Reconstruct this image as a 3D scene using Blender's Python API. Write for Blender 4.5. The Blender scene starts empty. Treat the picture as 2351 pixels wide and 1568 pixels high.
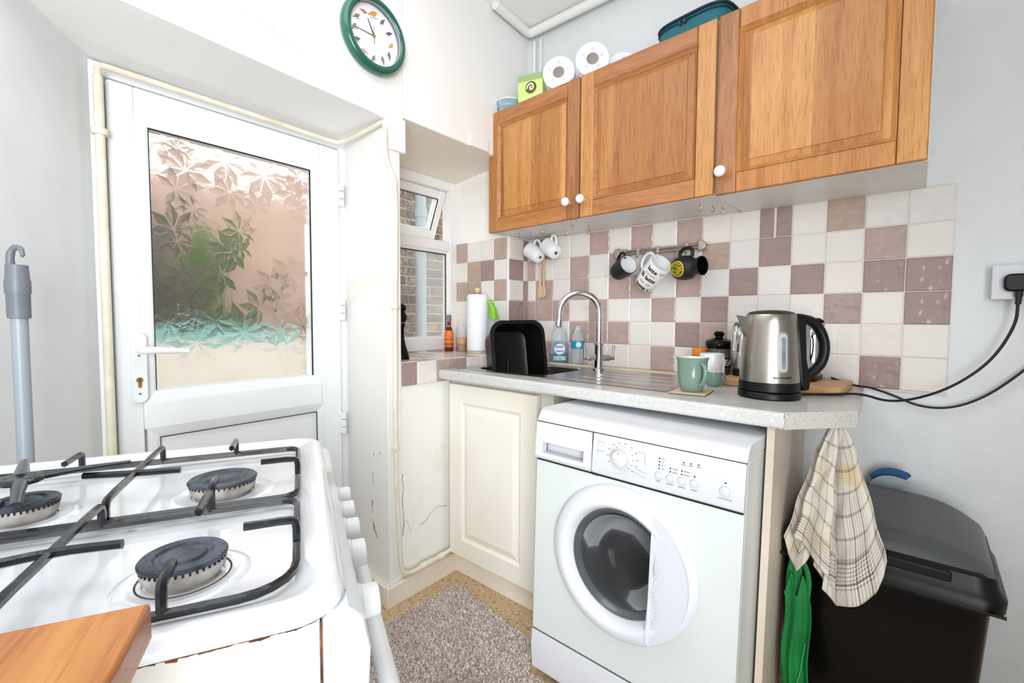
import bpy, bmesh, math, random
from mathutils import Vector, Matrix, Euler
R = random.Random(7)
scn = bpy.context.scene
COL = scn.collection

# ------------------------------------------------------------------ camera, world, light, exposure
YAW, PITCH, ROLL = 0.847555, 0.0506767, 0.0051944
fw = Vector((-math.cos(YAW)*math.cos(PITCH), math.sin(YAW)*math.cos(PITCH), -math.sin(PITCH)))
rt = Vector((math.sin(YAW), math.cos(YAW), 0))
up = rt.cross(fw)
r2 = rt*math.cos(ROLL) + up*math.sin(ROLL)
u2 = -rt*math.sin(ROLL) + up*math.cos(ROLL)
cam_d = bpy.data.cameras.new('camera')
cam = bpy.data.objects.new('camera', cam_d); COL.objects.link(cam)
cam_d.sensor_fit = 'HORIZONTAL'; cam_d.sensor_width = 36.0
cam_d.lens = 1073.426/2351*36.0
cam_d.clip_start = 0.02
M = Matrix((r2, u2, -fw)).transposed().to_4x4()
M.translation = Vector((1.59250, -1.89352, 1.12194))
cam.matrix_world = M
scn.camera = cam

world = bpy.data.worlds.new('world'); scn.world = world; world.use_nodes = True
bg = world.node_tree.nodes['Background']
bg.inputs[0].default_value = (0.93, 0.965, 1.0, 1); bg.inputs[1].default_value = 1.85
def area(name, loc, target, sx, sy, power, color):
    d = bpy.data.lights.new(name, 'AREA'); d.shape = 'RECTANGLE'; d.size = sx; d.size_y = sy
    d.energy = power; d.color = color
    o = bpy.data.objects.new(name, d); COL.objects.link(o); o.location = loc
    o.rotation_euler = (Vector(target)-Vector(loc)).to_track_quat('-Z', 'Y').to_euler()
    return o
area('overhead_fill', (0.80, -1.60, 2.50), (0.80, -1.60, 0), 1.2, 1.2, 9, (0.93, 0.97, 1.0))  # added overhead fill lamp, out of view, no fitting modelled
rear_lamp = area('rear_fill', (2.35, -2.70, 1.05), (-0.3, -1.0, 1.10), 1.0, 1.9, 30, (0.93, 0.97, 1.0)); rear_lamp.data.spread = math.radians(112)  # added fill lamp behind the camera, inside the closed room, brightens the door wall
scn.view_settings.view_transform = 'Standard'
scn.view_settings.look = 'None'
scn.view_settings.gamma = 1.0
scn.view_settings.use_curve_mapping = False
scn.view_settings.exposure = 0.42

# ------------------------------------------------------------------ materials
def lin(c):
    return tuple(((v/255)/12.92 if v/255 <= 0.04045 else ((v/255+0.055)/1.055)**2.4) for v in c)
def nt(name):
    m = bpy.data.materials.new(name); m.use_nodes = True
    n = m.node_tree; p = n.nodes['Principled BSDF']
    return m, n, p
def N(n, t, **k):
    x = n.nodes.new(t)
    for a, b in k.items(): setattr(x, a, b)
    return x
def mat(name, rgb, rough=.5, metal=0, var=0, vscale=8, bump=0, bscale=40, coat=0, spec=.5, trans=0, stretch=(1,1,1), rgb2=None, ior=1.45, alpha=1, sss=0, detail=4, wave=0):
    m, n, p = nt(name)
    c = (*lin(rgb), 1)
    p.inputs['Base Color'].default_value = c
    p.inputs['Roughness'].default_value = rough; p.inputs['Metallic'].default_value = metal
    p.inputs['Specular IOR Level'].default_value = spec; p.inputs['IOR'].default_value = ior
    p.inputs['Transmission Weight'].default_value = trans; p.inputs['Coat Weight'].default_value = coat
    p.inputs['Alpha'].default_value = alpha
    tc = N(n, 'ShaderNodeTexCoord'); mp = N(n, 'ShaderNodeMapping'); mp.inputs['Scale'].default_value = stretch
    n.links.new(tc.outputs['Object'], mp.inputs[0])
    if var or rgb2:
        no = N(n, 'ShaderNodeTexNoise'); no.inputs['Scale'].default_value = vscale; no.inputs['Detail'].default_value = detail
        n.links.new(mp.outputs[0], no.inputs['Vector'])
        cr = N(n, 'ShaderNodeValToRGB'); cr.color_ramp.elements[0].position = .35; cr.color_ramp.elements[1].position = .65
        b = (*lin(rgb2), 1) if rgb2 else tuple(min(1, v*(1+var)) for v in c[:3])+(1,)
        a = c if rgb2 else tuple(v*(1-var) for v in c[:3])+(1,)
        cr.color_ramp.elements[0].color = a; cr.color_ramp.elements[1].color = b
        n.links.new(no.outputs['Fac'], cr.inputs[0]); n.links.new(cr.outputs[0], p.inputs['Base Color'])
    if bump:
        nb = N(n, 'ShaderNodeTexNoise'); nb.inputs['Scale'].default_value = bscale; nb.inputs['Detail'].default_value = 3 if not wave else 1
        n.links.new(mp.outputs[0], nb.inputs['Vector'])
        bu = N(n, 'ShaderNodeBump'); bu.inputs['Strength'].default_value = bump; bu.inputs['Distance'].default_value = .01
        n.links.new(nb.outputs['Fac'], bu.inputs['Height']); n.links.new(bu.outputs[0], p.inputs['Normal'])
    return m
def plaster(name, rgb, stain, lo, hi, amount=1.0, bump=.25):
    m = mat(name, rgb, rough=.75, bump=bump, bscale=9)
    n = m.node_tree; p = n.nodes['Principled BSDF']
    tc = N(n, 'ShaderNodeTexCoord')
    no = N(n, 'ShaderNodeTexNoise'); no.inputs['Scale'].default_value = 3.2; no.inputs['Detail'].default_value = 8; no.inputs['Roughness'].default_value = .65
    n.links.new(tc.outputs['Object'], no.inputs['Vector'])
    cr = N(n, 'ShaderNodeValToRGB'); cr.color_ramp.elements[0].position = lo; cr.color_ramp.elements[1].position = hi
    cr.color_ramp.elements[0].color = (*lin(rgb), 1); cr.color_ramp.elements[1].color = (*lin(stain), 1)
    n.links.new(no.outputs['Fac'], cr.inputs[0]); n.links.new(cr.outputs[0], p.inputs['Base Color'])
    return m
def oak(name, rgb, rgb2, vertical=True, seed=0.0, planks=0):
    m, n, p = nt(name)
    p.inputs['Roughness'].default_value = .42; p.inputs['Coat Weight'].default_value = .12
    tc = N(n, 'ShaderNodeTexCoord'); mp = N(n, 'ShaderNodeMapping')
    mp.inputs['Scale'].default_value = (14, 14, 1.1) if vertical else (1.1, 14, 14)
    mp.inputs['Location'].default_value = (seed, seed*1.7, seed*.3)
    n.links.new(tc.outputs['Object'], mp.inputs[0])
    no = N(n, 'ShaderNodeTexNoise'); no.inputs['Scale'].default_value = 2.2; no.inputs['Detail'].default_value = 8; no.inputs['Distortion'].default_value = .6
    n2 = N(n, 'ShaderNodeTexNoise'); n2.inputs['Scale'].default_value = 16; n2.inputs['Detail'].default_value = 6
    n.links.new(mp.outputs[0], no.inputs['Vector']); n.links.new(mp.outputs[0], n2.inputs['Vector'])
    cr = N(n, 'ShaderNodeValToRGB'); e = cr.color_ramp.elements
    e[0].position = .3; e[1].position = .68; e[0].color = (*lin(rgb2), 1); e[1].color = (*lin(rgb), 1)
    n.links.new(no.outputs['Fac'], cr.inputs[0])
    c2 = N(n, 'ShaderNodeValToRGB'); c2.color_ramp.elements[0].position = .33; c2.color_ramp.elements[1].position = .5
    c2.color_ramp.elements[0].color = (.72, .62, .52, 1); c2.color_ramp.elements[1].color = (1, 1, 1, 1)
    n.links.new(n2.outputs['Fac'], c2.inputs[0])
    mx = N(n, 'ShaderNodeMix', data_type='RGBA', blend_type='MULTIPLY'); mx.inputs[0].default_value = .8
    n.links.new(cr.outputs[0], mx.inputs[6]); n.links.new(c2.outputs[0], mx.inputs[7])
    res = mx.outputs[2]
    if planks:
        sx = N(n, 'ShaderNodeSeparateXYZ'); n.links.new(tc.outputs['Object'], sx.inputs[0])
        ma = N(n, 'ShaderNodeMath', operation='MULTIPLY_ADD'); ma.inputs[1].default_value = planks; ma.inputs[2].default_value = seed+.37
        fl = N(n, 'ShaderNodeMath', operation='FLOOR'); n.links.new(sx.outputs[0], ma.inputs[0]); n.links.new(ma.outputs[0], fl.inputs[0])
        mu_ = N(n, 'ShaderNodeMath', operation='MULTIPLY'); mu_.inputs[1].default_value = .618; n.links.new(fl.outputs[0], mu_.inputs[0])
        wn = N(n, 'ShaderNodeMath', operation='FRACT'); n.links.new(mu_.outputs[0], wn.inputs[0])
        c3 = N(n, 'ShaderNodeValToRGB'); c3.color_ramp.elements[0].position = .25; c3.color_ramp.elements[1].position = .7; c3.color_ramp.elements[0].color = (.74, .65, .56, 1); c3.color_ramp.elements[1].color = (1, 1, 1, 1)
        n.links.new(wn.outputs[0], c3.inputs[0])
        m3 = N(n, 'ShaderNodeMix', data_type='RGBA', blend_type='MULTIPLY'); m3.inputs[0].default_value = 1.0
        n.links.new(res, m3.inputs[6]); n.links.new(c3.outputs[0], m3.inputs[7]); res = m3.outputs[2]
    n.links.new(res, p.inputs['Base Color'])
    bu = N(n, 'ShaderNodeBump'); bu.inputs['Strength'].default_value = .12; bu.inputs['Distance'].default_value = .004
    n.links.new(n2.outputs['Fac'], bu.inputs['Height']); n.links.new(bu.outputs[0], p.inputs['Normal'])
    return m
def speckle(name, base, spots, rough=.35, scale=260, bump=0):
    m, n, p = nt(name); p.inputs['Roughness'].default_value = rough
    tc = N(n, 'ShaderNodeTexCoord'); prev = None
    col = (*lin(base), 1)
    big = N(n, 'ShaderNodeTexNoise'); big.inputs['Scale'].default_value = 6; big.inputs['Detail'].default_value = 5
    n.links.new(tc.outputs['Object'], big.inputs['Vector'])
    b0 = N(n, 'ShaderNodeMix', data_type='RGBA'); b0.inputs[6].default_value = col; b0.inputs[7].default_value = tuple(v*.86 for v in col[:3])+(1,)
    n.links.new(big.outputs['Fac'], b0.inputs[0]); prev = b0.outputs[2]
    for i, (c, s, th) in enumerate(spots):
        no = N(n, 'ShaderNodeTexNoise'); no.inputs['Scale'].default_value = s; no.inputs['Detail'].default_value = 2
        mp = N(n, 'ShaderNodeMapping'); mp.inputs['Location'].default_value = (i*3.1, i*1.3, i*2.2)
        n.links.new(tc.outputs['Object'], mp.inputs[0]); n.links.new(mp.outputs[0], no.inputs['Vector'])
        cr = N(n, 'ShaderNodeValToRGB'); cr.color_ramp.elements[0].position = th; cr.color_ramp.elements[1].position = th+.04
        cr.color_ramp.elements[0].color = (0, 0, 0, 1); cr.color_ramp.elements[1].color = (1, 1, 1, 1)
        n.links.new(no.outputs['Fac'], cr.inputs[0])
        mx = N(n, 'ShaderNodeMix', data_type='RGBA'); n.links.new(cr.outputs[0], mx.inputs[0])
        n.links.new(prev, mx.inputs[6]); mx.inputs[7].default_value = (*lin(c), 1); prev = mx.outputs[2]
    n.links.new(prev, p.inputs['Base Color'])
    return m
def clear(name, tint=(1, 1, 1), a=.12, rough=.05, tr=.9):
    m = bpy.data.materials.new(name); m.use_nodes = True; n = m.node_tree
    n.nodes.clear(); out = N(n, 'ShaderNodeOutputMaterial')
    t = N(n, 'ShaderNodeBsdfTransparent'); t.inputs[0].default_value = (*tint, 1)
    g = N(n, 'ShaderNodeBsdfPrincipled'); g.inputs['Base Color'].default_value = (*tint, 1); g.inputs['Roughness'].default_value = rough
    lw = N(n, 'ShaderNodeLayerWeight'); lw.inputs[0].default_value = .35
    ma = N(n, 'ShaderNodeMath', operation='MULTIPLY_ADD'); ma.inputs[1].default_value = .5; ma.inputs[2].default_value = a
    n.links.new(lw.outputs['Fresnel'], ma.inputs[0])
    mx = N(n, 'ShaderNodeMixShader'); n.links.new(ma.outputs[0], mx.inputs[0])
    n.links.new(t.outputs[0], mx.inputs[1]); n.links.new(g.outputs[0], mx.inputs[2]); n.links.new(mx.outputs[0], out.inputs[0])
    return m

W_WALL = plaster('wall_white', (243, 241, 239), (232, 225, 216), .64, .80)
W_PIER = plaster('wall_damp_white', (243, 241, 237), (230, 219, 196), .56, .80)
W_LEFT = mat('wall_left_white', (232, 236, 238), .6, bump=.25, bscale=6, var=.02)
W_RIGHT = mat('wall_right_white', (224, 226, 227), .45, bump=.35, bscale=14, var=.02)
W_CEIL = plaster('ceiling_white', (246, 245, 243), (226, 214, 202), .6, .8)
SOFF = mat('reveal_cream', (242, 234, 222), .6, bump=.15, bscale=12)
GROUT = mat('grout', (222, 212, 203), .8)
UPVC = mat('white_upvc', (240, 243, 244), .22, spec=.5)
UPVC2 = mat('white_upvc_window', (240, 238, 236), .3)
GASKET = mat('black_gasket', (30, 32, 32), .6)
PIPEW = mat('painted_pipe', (238, 232, 216), .45, rgb2=(226, 214, 190), vscale=14, bump=.15)
PIPEW2 = mat('white_painted_pipe', (240, 238, 234), .5, bump=.1)
WHITEP = mat('white_plastic', (216, 217, 221), .28)
ENAMEL = mat('white_enamel', (229, 232, 237), .10, coat=.6)
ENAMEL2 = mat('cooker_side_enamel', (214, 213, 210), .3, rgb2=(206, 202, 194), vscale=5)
RUST = mat('rust', (120, 72, 38), .9, rgb2=(60, 40, 26), vscale=60, bump=.5)
IRON = mat('black_enamelled_iron', (18, 19, 22), .22, rgb2=(28, 30, 34), vscale=30, bump=.06, bscale=120, coat=.3)
CAP = mat('burner_cap', (32, 36, 43), .38, rgb2=(74, 82, 98), vscale=38, bump=.2, bscale=90)
ALU = mat('burner_aluminium', (206, 202, 196), .5, metal=.25, rgb2=(160, 152, 142), vscale=40, bump=.3)
CREAM = mat('cream_cabinet', (240, 235, 224), .4, rgb2=(236, 229, 214), vscale=3)
CREAM2 = mat('cream_kick_board', (240, 232, 218), .55, rgb2=(228, 216, 198), vscale=6)
PANELC = mat('end_panel_cream', (222, 208, 190), .5, rgb2=(208, 192, 174), vscale=4)
MELA = mat('white_melamine', (240, 237, 232), .4, rgb2=(230, 224, 216), vscale=4)
WORKTOP = speckle('speckled_worktop', (208, 207, 204), [((186, 185, 182), 120, .62), ((160, 158, 156), 230, .68), ((214, 213, 210), 90, .62)], .3)
CARPET = speckle('carpet_backing', (176, 160, 150), [((96, 84, 80), 150, .6), ((190, 176, 164), 170, .6)], .95)
FLOORM = speckle('cork_floor', (206, 176, 140), [((170, 134, 96), 60, .58), ((228, 206, 176), 90, .6), ((120, 88, 60), 200, .7)], .5)
STEEL = mat('brushed_steel', (172, 165, 156), .27, metal=1, bump=.05, bscale=30, stretch=(1, 1, 60))
SINK = mat('sink_steel', (176, 172, 172), .25, metal=1, bump=.03, bscale=60)
CHROME = mat('chrome', (215, 216, 220), .07, metal=1)
NICKEL = mat('satin_nickel', (190, 184, 174), .32, metal=1)
BLACKP = mat('black_plastic', (10, 10, 11), .38, spec=.35)
BLACKM = mat('matt_black', (24, 24, 26), .5)
BLACKG = mat('black_gloss', (8, 8, 9), .2, spec=.3)
GREYL = mat('grey_lid', (78, 80, 83), .32, bump=.05)
MOPG = mat('mop_grey', (112, 118, 124), .4)
MOPG2 = mat('mop_tube_grey', (150, 160, 168), .35)
CERW = mat('white_ceramic', (240, 240, 242), .12, coat=.3)
CERG = mat('green_ceramic', (116, 142, 130), .12, coat=.4)
BAMBOO = mat('chopping_board_wood', (214, 168, 118), .5, rgb2=(196, 146, 96), vscale=9, stretch=(1, 8, 8))
WTOP = oak('butcher_block', (204, 138, 70), (172, 102, 44), False, 2.0)
BRASS = mat('brass', (200, 165, 90), .3, metal=.9)
PAPER = mat('paper_white', (242, 244, 250), .9, bump=.25, bscale=140)
CARD = mat('brown_card', (150, 138, 128), .9)
CLOCKG = mat('green_clock_rim', (18, 92, 74), .2, coat=.5)
DIAL = mat('clock_dial', (244, 243, 248), .5)
INK = mat('black_ink', (28, 28, 30), .5)
GREYINK = mat('grey_ink', (120, 120, 128), .6)
TANINK = mat('tan_ink', (196, 160, 108), .5)
GREENBAG = mat('green_bag', (0, 128, 56), .65, rgb2=(0, 104, 42), vscale=7)
MINTS = mat('mint_stitching', (70, 190, 130), .7)
OAKL = oak('oak_light', (204, 150, 88), (182, 122, 66), True, 0)
OAKM = oak('oak_medium', (198, 138, 78), (170, 108, 54), True, 4)
OAKD = oak('oak_dark', (176, 120, 76), (146, 92, 54), True, 8)
OAKP = oak('oak_panel', (208, 152, 88), (186, 124, 66), True, 5.0, 6.2)
OAKQ = oak('oak_panel_plain', (200, 142, 80), (182, 120, 64), True, 3.0, 2.4)
OAKH = oak('oak_rail', (196, 136, 82), (164, 104, 58), False, 3)
OAKH2 = oak('oak_rail_dark', (186, 126, 76), (156, 98, 56), False, 6)
TILEW = [mat('tile_white_%s' % k, c, .16, bump=.30, bscale=26, wave=1, var=.015, vscale=3) for k, c in (('plain', (232, 225, 219)), ('warm', (232, 223, 215)), ('cool', (227, 222, 218)))]
TILEM = [mat('tile_mauve_%s' % k, c, .14, bump=.55, bscale=30, wave=1, var=.05, vscale=14) for k, c in (('pink', (184, 160, 152)), ('deep', (160, 136, 132)), ('tan', (182, 160, 146)), ('grey', (172, 150, 145)))]
GLASS = clear('window_glass', (.97, .985, .98), .015, .02)
PLASTICCLEAR = clear('clear_plastic', (.93, .95, .96), .16, .1)
DOORGLASS = mat('patterned_door_glass', (255, 255, 255), .26, trans=1, bump=.35, bscale=30, ior=1.25)
LEAFGLASS = mat('leaf_relief_glass', (255, 255, 255), .15, trans=1, ior=1.42, bump=.12, bscale=70)
DARKGLASS = clear('washer_door_glass', (.42, .43, .45), .06, .03)

# ------------------------------------------------------------------ mesh helpers
class MB:
    def __init__(s): s.bm = bmesh.new()
    def box(s, x0, x1, y0, y1, z0, z1, M=None):
        vs = [s.bm.verts.new((x, y, z)) for x in (x0, x1) for y in (y0, y1) for z in (z0, z1)]
        for f in ((0, 1, 3, 2), (4, 6, 7, 5), (0, 4, 5, 1), (2, 3, 7, 6), (0, 2, 6, 4), (1, 5, 7, 3)):
            s.bm.faces.new([vs[i] for i in f])
        if M: bmesh.ops.transform(s.bm, matrix=M, verts=vs)
        return s
    def prism(s, pts, z0, z1, axis='z', M=None):
        def P(a, b, c):
            return {'z': (a, b, c), 'y': (a, c, b), 'x': (c, a, b)}[axis]
        zt = z1 if hasattr(z1, '__len__') else [z1]*len(pts)
        zb = z0 if hasattr(z0, '__len__') else [z0]*len(pts)
        lo = [s.bm.verts.new(P(a, b, c)) for (a, b), c in zip(pts, zb)]
        hi = [s.bm.verts.new(P(a, b, c)) for (a, b), c in zip(pts, zt)]
        s.bm.faces.new(lo[::-1]); s.bm.faces.new(hi)
        k = len(pts)
        for i in range(k): s.bm.faces.new((lo[i], lo[(i+1) % k], hi[(i+1) % k], hi[i]))
        if M: bmesh.ops.transform(s.bm, matrix=M, verts=lo+hi)
        return s
    def lathe(s, prof, seg=32, M=None, cap=True, sx=1, sy=1, open_top=False):
        rings = []; allv = []
        for r, z in prof:
            if r < 1e-6:
                v = s.bm.verts.new((0, 0, z)); rings.append([v]); allv.append(v)
            else:
                ring = [s.bm.verts.new((r*sx*math.cos(2*math.pi*i/seg), r*sy*math.sin(2*math.pi*i/seg), z)) for i in range(seg)]
                rings.append(ring); allv += ring
        for a, b in zip(rings, rings[1:]):
            if len(a) == 1 and len(b) == 1: continue
            for i in range(seg):
                j = (i+1) % seg
                if len(a) == 1: s.bm.faces.new((a[0], b[j], b[i]))
                elif len(b) == 1: s.bm.faces.new((a[i], a[j], b[0]))
                else: s.bm.faces.new((a[i], a[j], b[j], b[i]))
        if cap:
            if len(rings[0]) > 1: s.bm.faces.new(rings[0][::-1])
            if len(rings[-1]) > 1 and not open_top: s.bm.faces.new(rings[-1])
        if M: bmesh.ops.transform(s.bm, matrix=M, verts=allv)
        return s
    def tube(s, pts, r, seg=10, flat=1.0, smooth=0, upv=(0, 0, 1), M=None, closed=False):
        P = [Vector(p) for p in pts]
        for _ in range(smooth):
            Q = [] if closed else [P[0]]
            rng = range(len(P)) if closed else range(len(P)-1)
            for i in rng:
                a, b = P[i], P[(i+1) % len(P)]
                Q += [a*.75+b*.25, a*.25+b*.75]
            if not closed: Q.append(P[-1])
            P = Q
        rr = r if hasattr(r, '__len__') else [r]*len(P)
        if len(rr) != len(P):
            rr = [rr[min(len(rr)-1, int(i*len(rr)/len(P)))] for i in range(len(P))]
        rings = []; prevn = None; k = len(P); allv = []
        for i, p in enumerate(P):
            if closed: t = (P[(i+1) % k]-P[i-1]).normalized()
            else: t = (P[min(i+1, k-1)]-P[max(i-1, 0)]).normalized()
            if prevn is None:
                a = Vector(upv)
                if abs(a.dot(t)) > .95: a = Vector((1, 0, 0)) if abs(t.x) < .9 else Vector((0, 1, 0))
                nn = (a - t*a.dot(t)).normalized()
            else:
                nn = (prevn - t*prevn.dot(t)).normalized()
            prevn = nn; bb = t.cross(nn)
            ring = [s.bm.verts.new(p + (nn*math.cos(2*math.pi*j/seg)*rr[i]*flat + bb*math.sin(2*math.pi*j/seg)*rr[i])) for j in range(seg)]
            rings.append(ring); allv += ring
        pairs = list(zip(rings, rings[1:]))
        if closed: pairs.append((rings[-1], rings[0]))
        for a, b in pairs:
            for j in range(seg):
                q = (j+1) % seg; s.bm.faces.new((a[j], a[q], b[q], b[j]))
        if not closed: s.bm.faces.new(rings[0][::-1]); s.bm.faces.new(rings[-1])
        if M: bmesh.ops.transform(s.bm, matrix=M, verts=allv)
        return s
    def grid(s, fn, nu, nv, closed_u=False):
        g = [[s.bm.verts.new(fn(i/nu, j/nv)) for i in range(nu if closed_u else nu+1)] for j in range(nv+1)]
        L = len(g[0])
        for j in range(nv):
            for i in range(nu):
                k = (i+1) % L if closed_u else i+1
                s.bm.faces.new((g[j][i], g[j][k], g[j+1][k], g[j+1][i]))
        return g
    def poly(s, pts):
        s.bm.faces.new([s.bm.verts.new(p) for p in pts]); return s
    def obj(s, name, m, parent=None, smooth=None, bevel=0, seg=2, loc=None, rot=None, recalc=True, uv=None):
        if recalc: bmesh.ops.recalc_face_normals(s.bm, faces=s.bm.faces)
        me = bpy.data.meshes.new(name); s.bm.to_mesh(me); s.bm.free()
        for mm in (m if isinstance(m, (list, tuple)) else [m]): me.materials.append(mm)
        if smooth is not None:
            for p in me.polygons: p.use_smooth = True
            me.set_sharp_from_angle(angle=math.radians(smooth))
        o = bpy.data.objects.new(name, me); COL.objects.link(o)
        if parent is not None: o.parent = parent
        if loc is not None: o.location = loc
        if rot is not None: o.rotation_euler = rot
        if bevel:
            b = o.modifiers.new('bevel', 'BEVEL'); b.width = bevel; b.segments = seg; b.limit_method = 'ANGLE'; b.angle_limit = math.radians(40)
            b.harden_normals = False
            if smooth is None:
                for p in me.polygons: p.use_smooth = True
                me.set_sharp_from_angle(angle=math.radians(30))
        return o
def tag(o, label, cat, group=None, kind=None):
    o['label'] = label; o['category'] = cat
    if group: o['group'] = group
    if kind: o['kind'] = kind
    return o
def struct(o): o['kind'] = 'structure'; return o
def thing(name, label, cat, loc=(0, 0, 0), rz=0, group=None, rot=None):
    o = bpy.data.objects.new(name, None); COL.objects.link(o)
    o.location = loc; o.rotation_euler = rot if rot else (0, 0, rz); o.empty_display_size = .05
    return tag(o, label, cat, group)
def copy_tree(o, parent=None):
    c = o.copy(); COL.objects.link(c)
    if parent is not None: c.parent = parent
    for ch in [x for x in o.children]: copy_tree(ch, c)
    return c
T = Matrix.Translation
def RX(a): return Matrix.Rotation(a, 4, 'X')
def RY(a): return Matrix.Rotation(a, 4, 'Y')
def RZ(a): return Matrix.Rotation(a, 4, 'Z')
def text_geo(txt, size, extrude=.0003, align='CENTER', bold=0):
    c = bpy.data.curves.new('lettering', 'FONT'); c.body = txt; c.size = size; c.extrude = extrude; c.offset = bold
    c.align_x = align; c.align_y = 'CENTER'; c.resolution_u = 2
    o = bpy.data.objects.new('lettering', c); COL.objects.link(o)
    bpy.context.view_layer.update()
    me = bpy.data.meshes.new_from_object(o.evaluated_get(bpy.context.evaluated_depsgraph_get()))
    bpy.data.objects.remove(o); bpy.data.curves.remove(c)
    return me
def text(name, txt, size, m, parent, M, bend=None, extrude=.0003, clip=None, align='CENTER', bold=0):
    """bend = function mapping flat (u, v, w) to a point of the curved surface"""
    me = text_geo(txt, size, extrude, align, bold)
    if bend:
        for v in me.vertices: v.co = bend(*v.co)
    if M is not None: me.transform(M)
    me.materials.clear(); me.materials.append(m)
    o = bpy.data.objects.new(name, me); COL.objects.link(o); o.parent = parent
    return o

# ------------------------------------------------------------------ the room
KX = 0.027
SKA = 0.05
def DWM(): return T(Vector((KX, 0, 0))) @ RZ(SKA)
def DW(off, s, z): return DWM() @ Vector((off, s, z))
def in_dw(o): o.location = (KX, 0, 0); o.rotation_euler = (0, 0, SKA); return o
def dthing(name, label, cat, off, s, z, group=None):
    return thing(name, label, cat, DW(off, s, z), SKA, group)

# floor and ceiling
m = MB(); m.box(-.6, 4.2, -4.6, .12, -.12, 0)
struct(m.obj('floor', FLOORM))
m = MB(); m.box(-.05, 4.2, -4.6, .12, 2.555, 2.65)
struct(m.obj('ceiling', W_CEIL))
# tiled wall (runs to the right as the plain wall with the socket)
m = MB(); m.box(-.37, 4.2, 0, .14, -.02, 2.65)
wall_right = struct(m.obj('wall_right', W_RIGHT))
# left wall, oblique
ld = Vector((.2036, -.1330, 0)).normalized(); lang = math.atan2(ld.y, ld.x)
m = MB(); m.box(-.12, 4.6, -.12, 0, -.02, 2.65)
o = struct(m.obj('wall_left', W_LEFT)); o.location = (-.218, -1.679, 0); o.rotation_euler = (0, 0, lang)

m = MB(); m.box(3.62, 3.74, -4.5, .14, -.02, 2.65)
struct(m.obj('wall_rear', W_RIGHT))
# wall with the door and window (local frame: x = out of the wall, y = along it)
m = MB()
zs = 1.852
m.prism([(0, -2.4), (0, -.80), (-.40, -.80), (-.40, -2.4)], [zs+.06, zs, zs, zs+.03], 2.66)           # above the door
m.prism([(0, -.80), (0, .06), (-.40, .06), (-.40, -.80)], [1.884, 1.884, 1.842, 1.842], 2.66)         # above the window
m.box(-.012, .008, -.44, -.315, 1.884, 1.936)                                                       # plaster step over window
m.box(-.06, .014, -.875, -.800, 1.745, 1.87)                                                         # lintel end
m.prism([(0, -.883), (0, -.818), (-.39, -.76), (-.39, -.836)], 0, 1.87)                              # pier between door and window
m.prism([(-.006, -.83), (-.006, .05), (-.40, .05), (-.40, -.79)], 0, .94)                            # under the window
m.prism([(0, -.156), (0, .05), (-.40, .05), (-.40, -.1445)], .93, 1.90)                              # piece beside the tiled corner
m.box(-.42, -.385, -2.4, -1.655, 0, 2.0)
wall_back = in_dw(struct(m.obj('wall_back', [W_WALL, W_PIER, SOFF], bevel=.004)))
for p in wall_back.data.polygons:
    c = p.center
    if c.z < 1.80 and c.y < -.15: p.material_index = 1
    if abs(p.normal.z) > .7 and 1.8 < c.z < 1.93 and c.y > -.8: p.material_index = 2
# cracks in the damp plaster
def crack(pts, w, name='crack', m_=None):
    k = MB()
    pts2 = []
    for a, b in zip(pts, pts[1:]):
        for t in (0, .33, .66):
            pts2.append([a[i]+(b[i]-a[i])*t+(R.uniform(-.003, .003) if i else 0) for i in range(3)])
    pts2.append(list(pts[-1]))
    k.tube(pts2, [w*R.uniform(.4, 1.2) for _ in pts2], 5, flat=.5)
    return k.obj(name, m_ or CRK, wall_back)
CRK = mat('crack_dark', (104, 88, 70), .9)  # dark brown colour of the crack lines
PEEL = mat('peeling_paint_edge', (228, 208, 196), .9)
for a in ([(-.12, .50), (-.121, .455)], [(-.125, .385), (-.13, .35), (-.128, .30)], [(-.122, .295), (-.105, .262), (-.09, .24)], [(-.06, .60), (-.06, .585)], [(-.11, .585), (-.112, .572)]):
    crack([(o_, -.883-.1205*o_-.0002, z_) for o_, z_ in a], .0022)
crack([(-.005, -.812, .50), (-.005, -.8095, .44), (-.005, -.811, .38), (-.005, -.806, .33), (-.005, -.809, .29), (-.005, -.813, .25)], .0014)
crack([(-.005, -.806, .31), (-.005, -.788, .30), (-.005, -.776, .275), (-.005, -.772, .255)], .0008)
crack([(-.005, -.725, .262), (-.005, -.69, .275), (-.005, -.66, .30), (-.005, -.63, .312), (-.005, -.60, .303), (-.005, -.575, .298)], .0011)
crack([(.0005, -1.46, 2.02), (.0005, -1.36, 1.995), (.0005, -1.27, 1.975), (.0005, -1.19, 1.95)], .0016, m_=PEEL)
crack([(.0005, -1.50, 2.10), (.0005, -1.42, 2.08), (.0005, -1.34, 2.03)], .0016, m_=PEEL)
crack([(.0005, -1.30, 1.99), (.0005, -1.24, 1.965), (.0005, -1.20, 1.945)], .0025, m_=PEEL)

# skirting on the pier and below the window
m = MB()
m.prism([(0, -.905), (.019, -.905), (.019, -.50), (0, -.50)], -.002, .082)
m.prism([(-.30, -.868), (0, -.905), (.012, -.885), (0, -.86), (-.30, -.84)], -.002, .082)
in_dw(struct(m.obj('baseboard_back', CREAM2, bevel=.004)))

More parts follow.
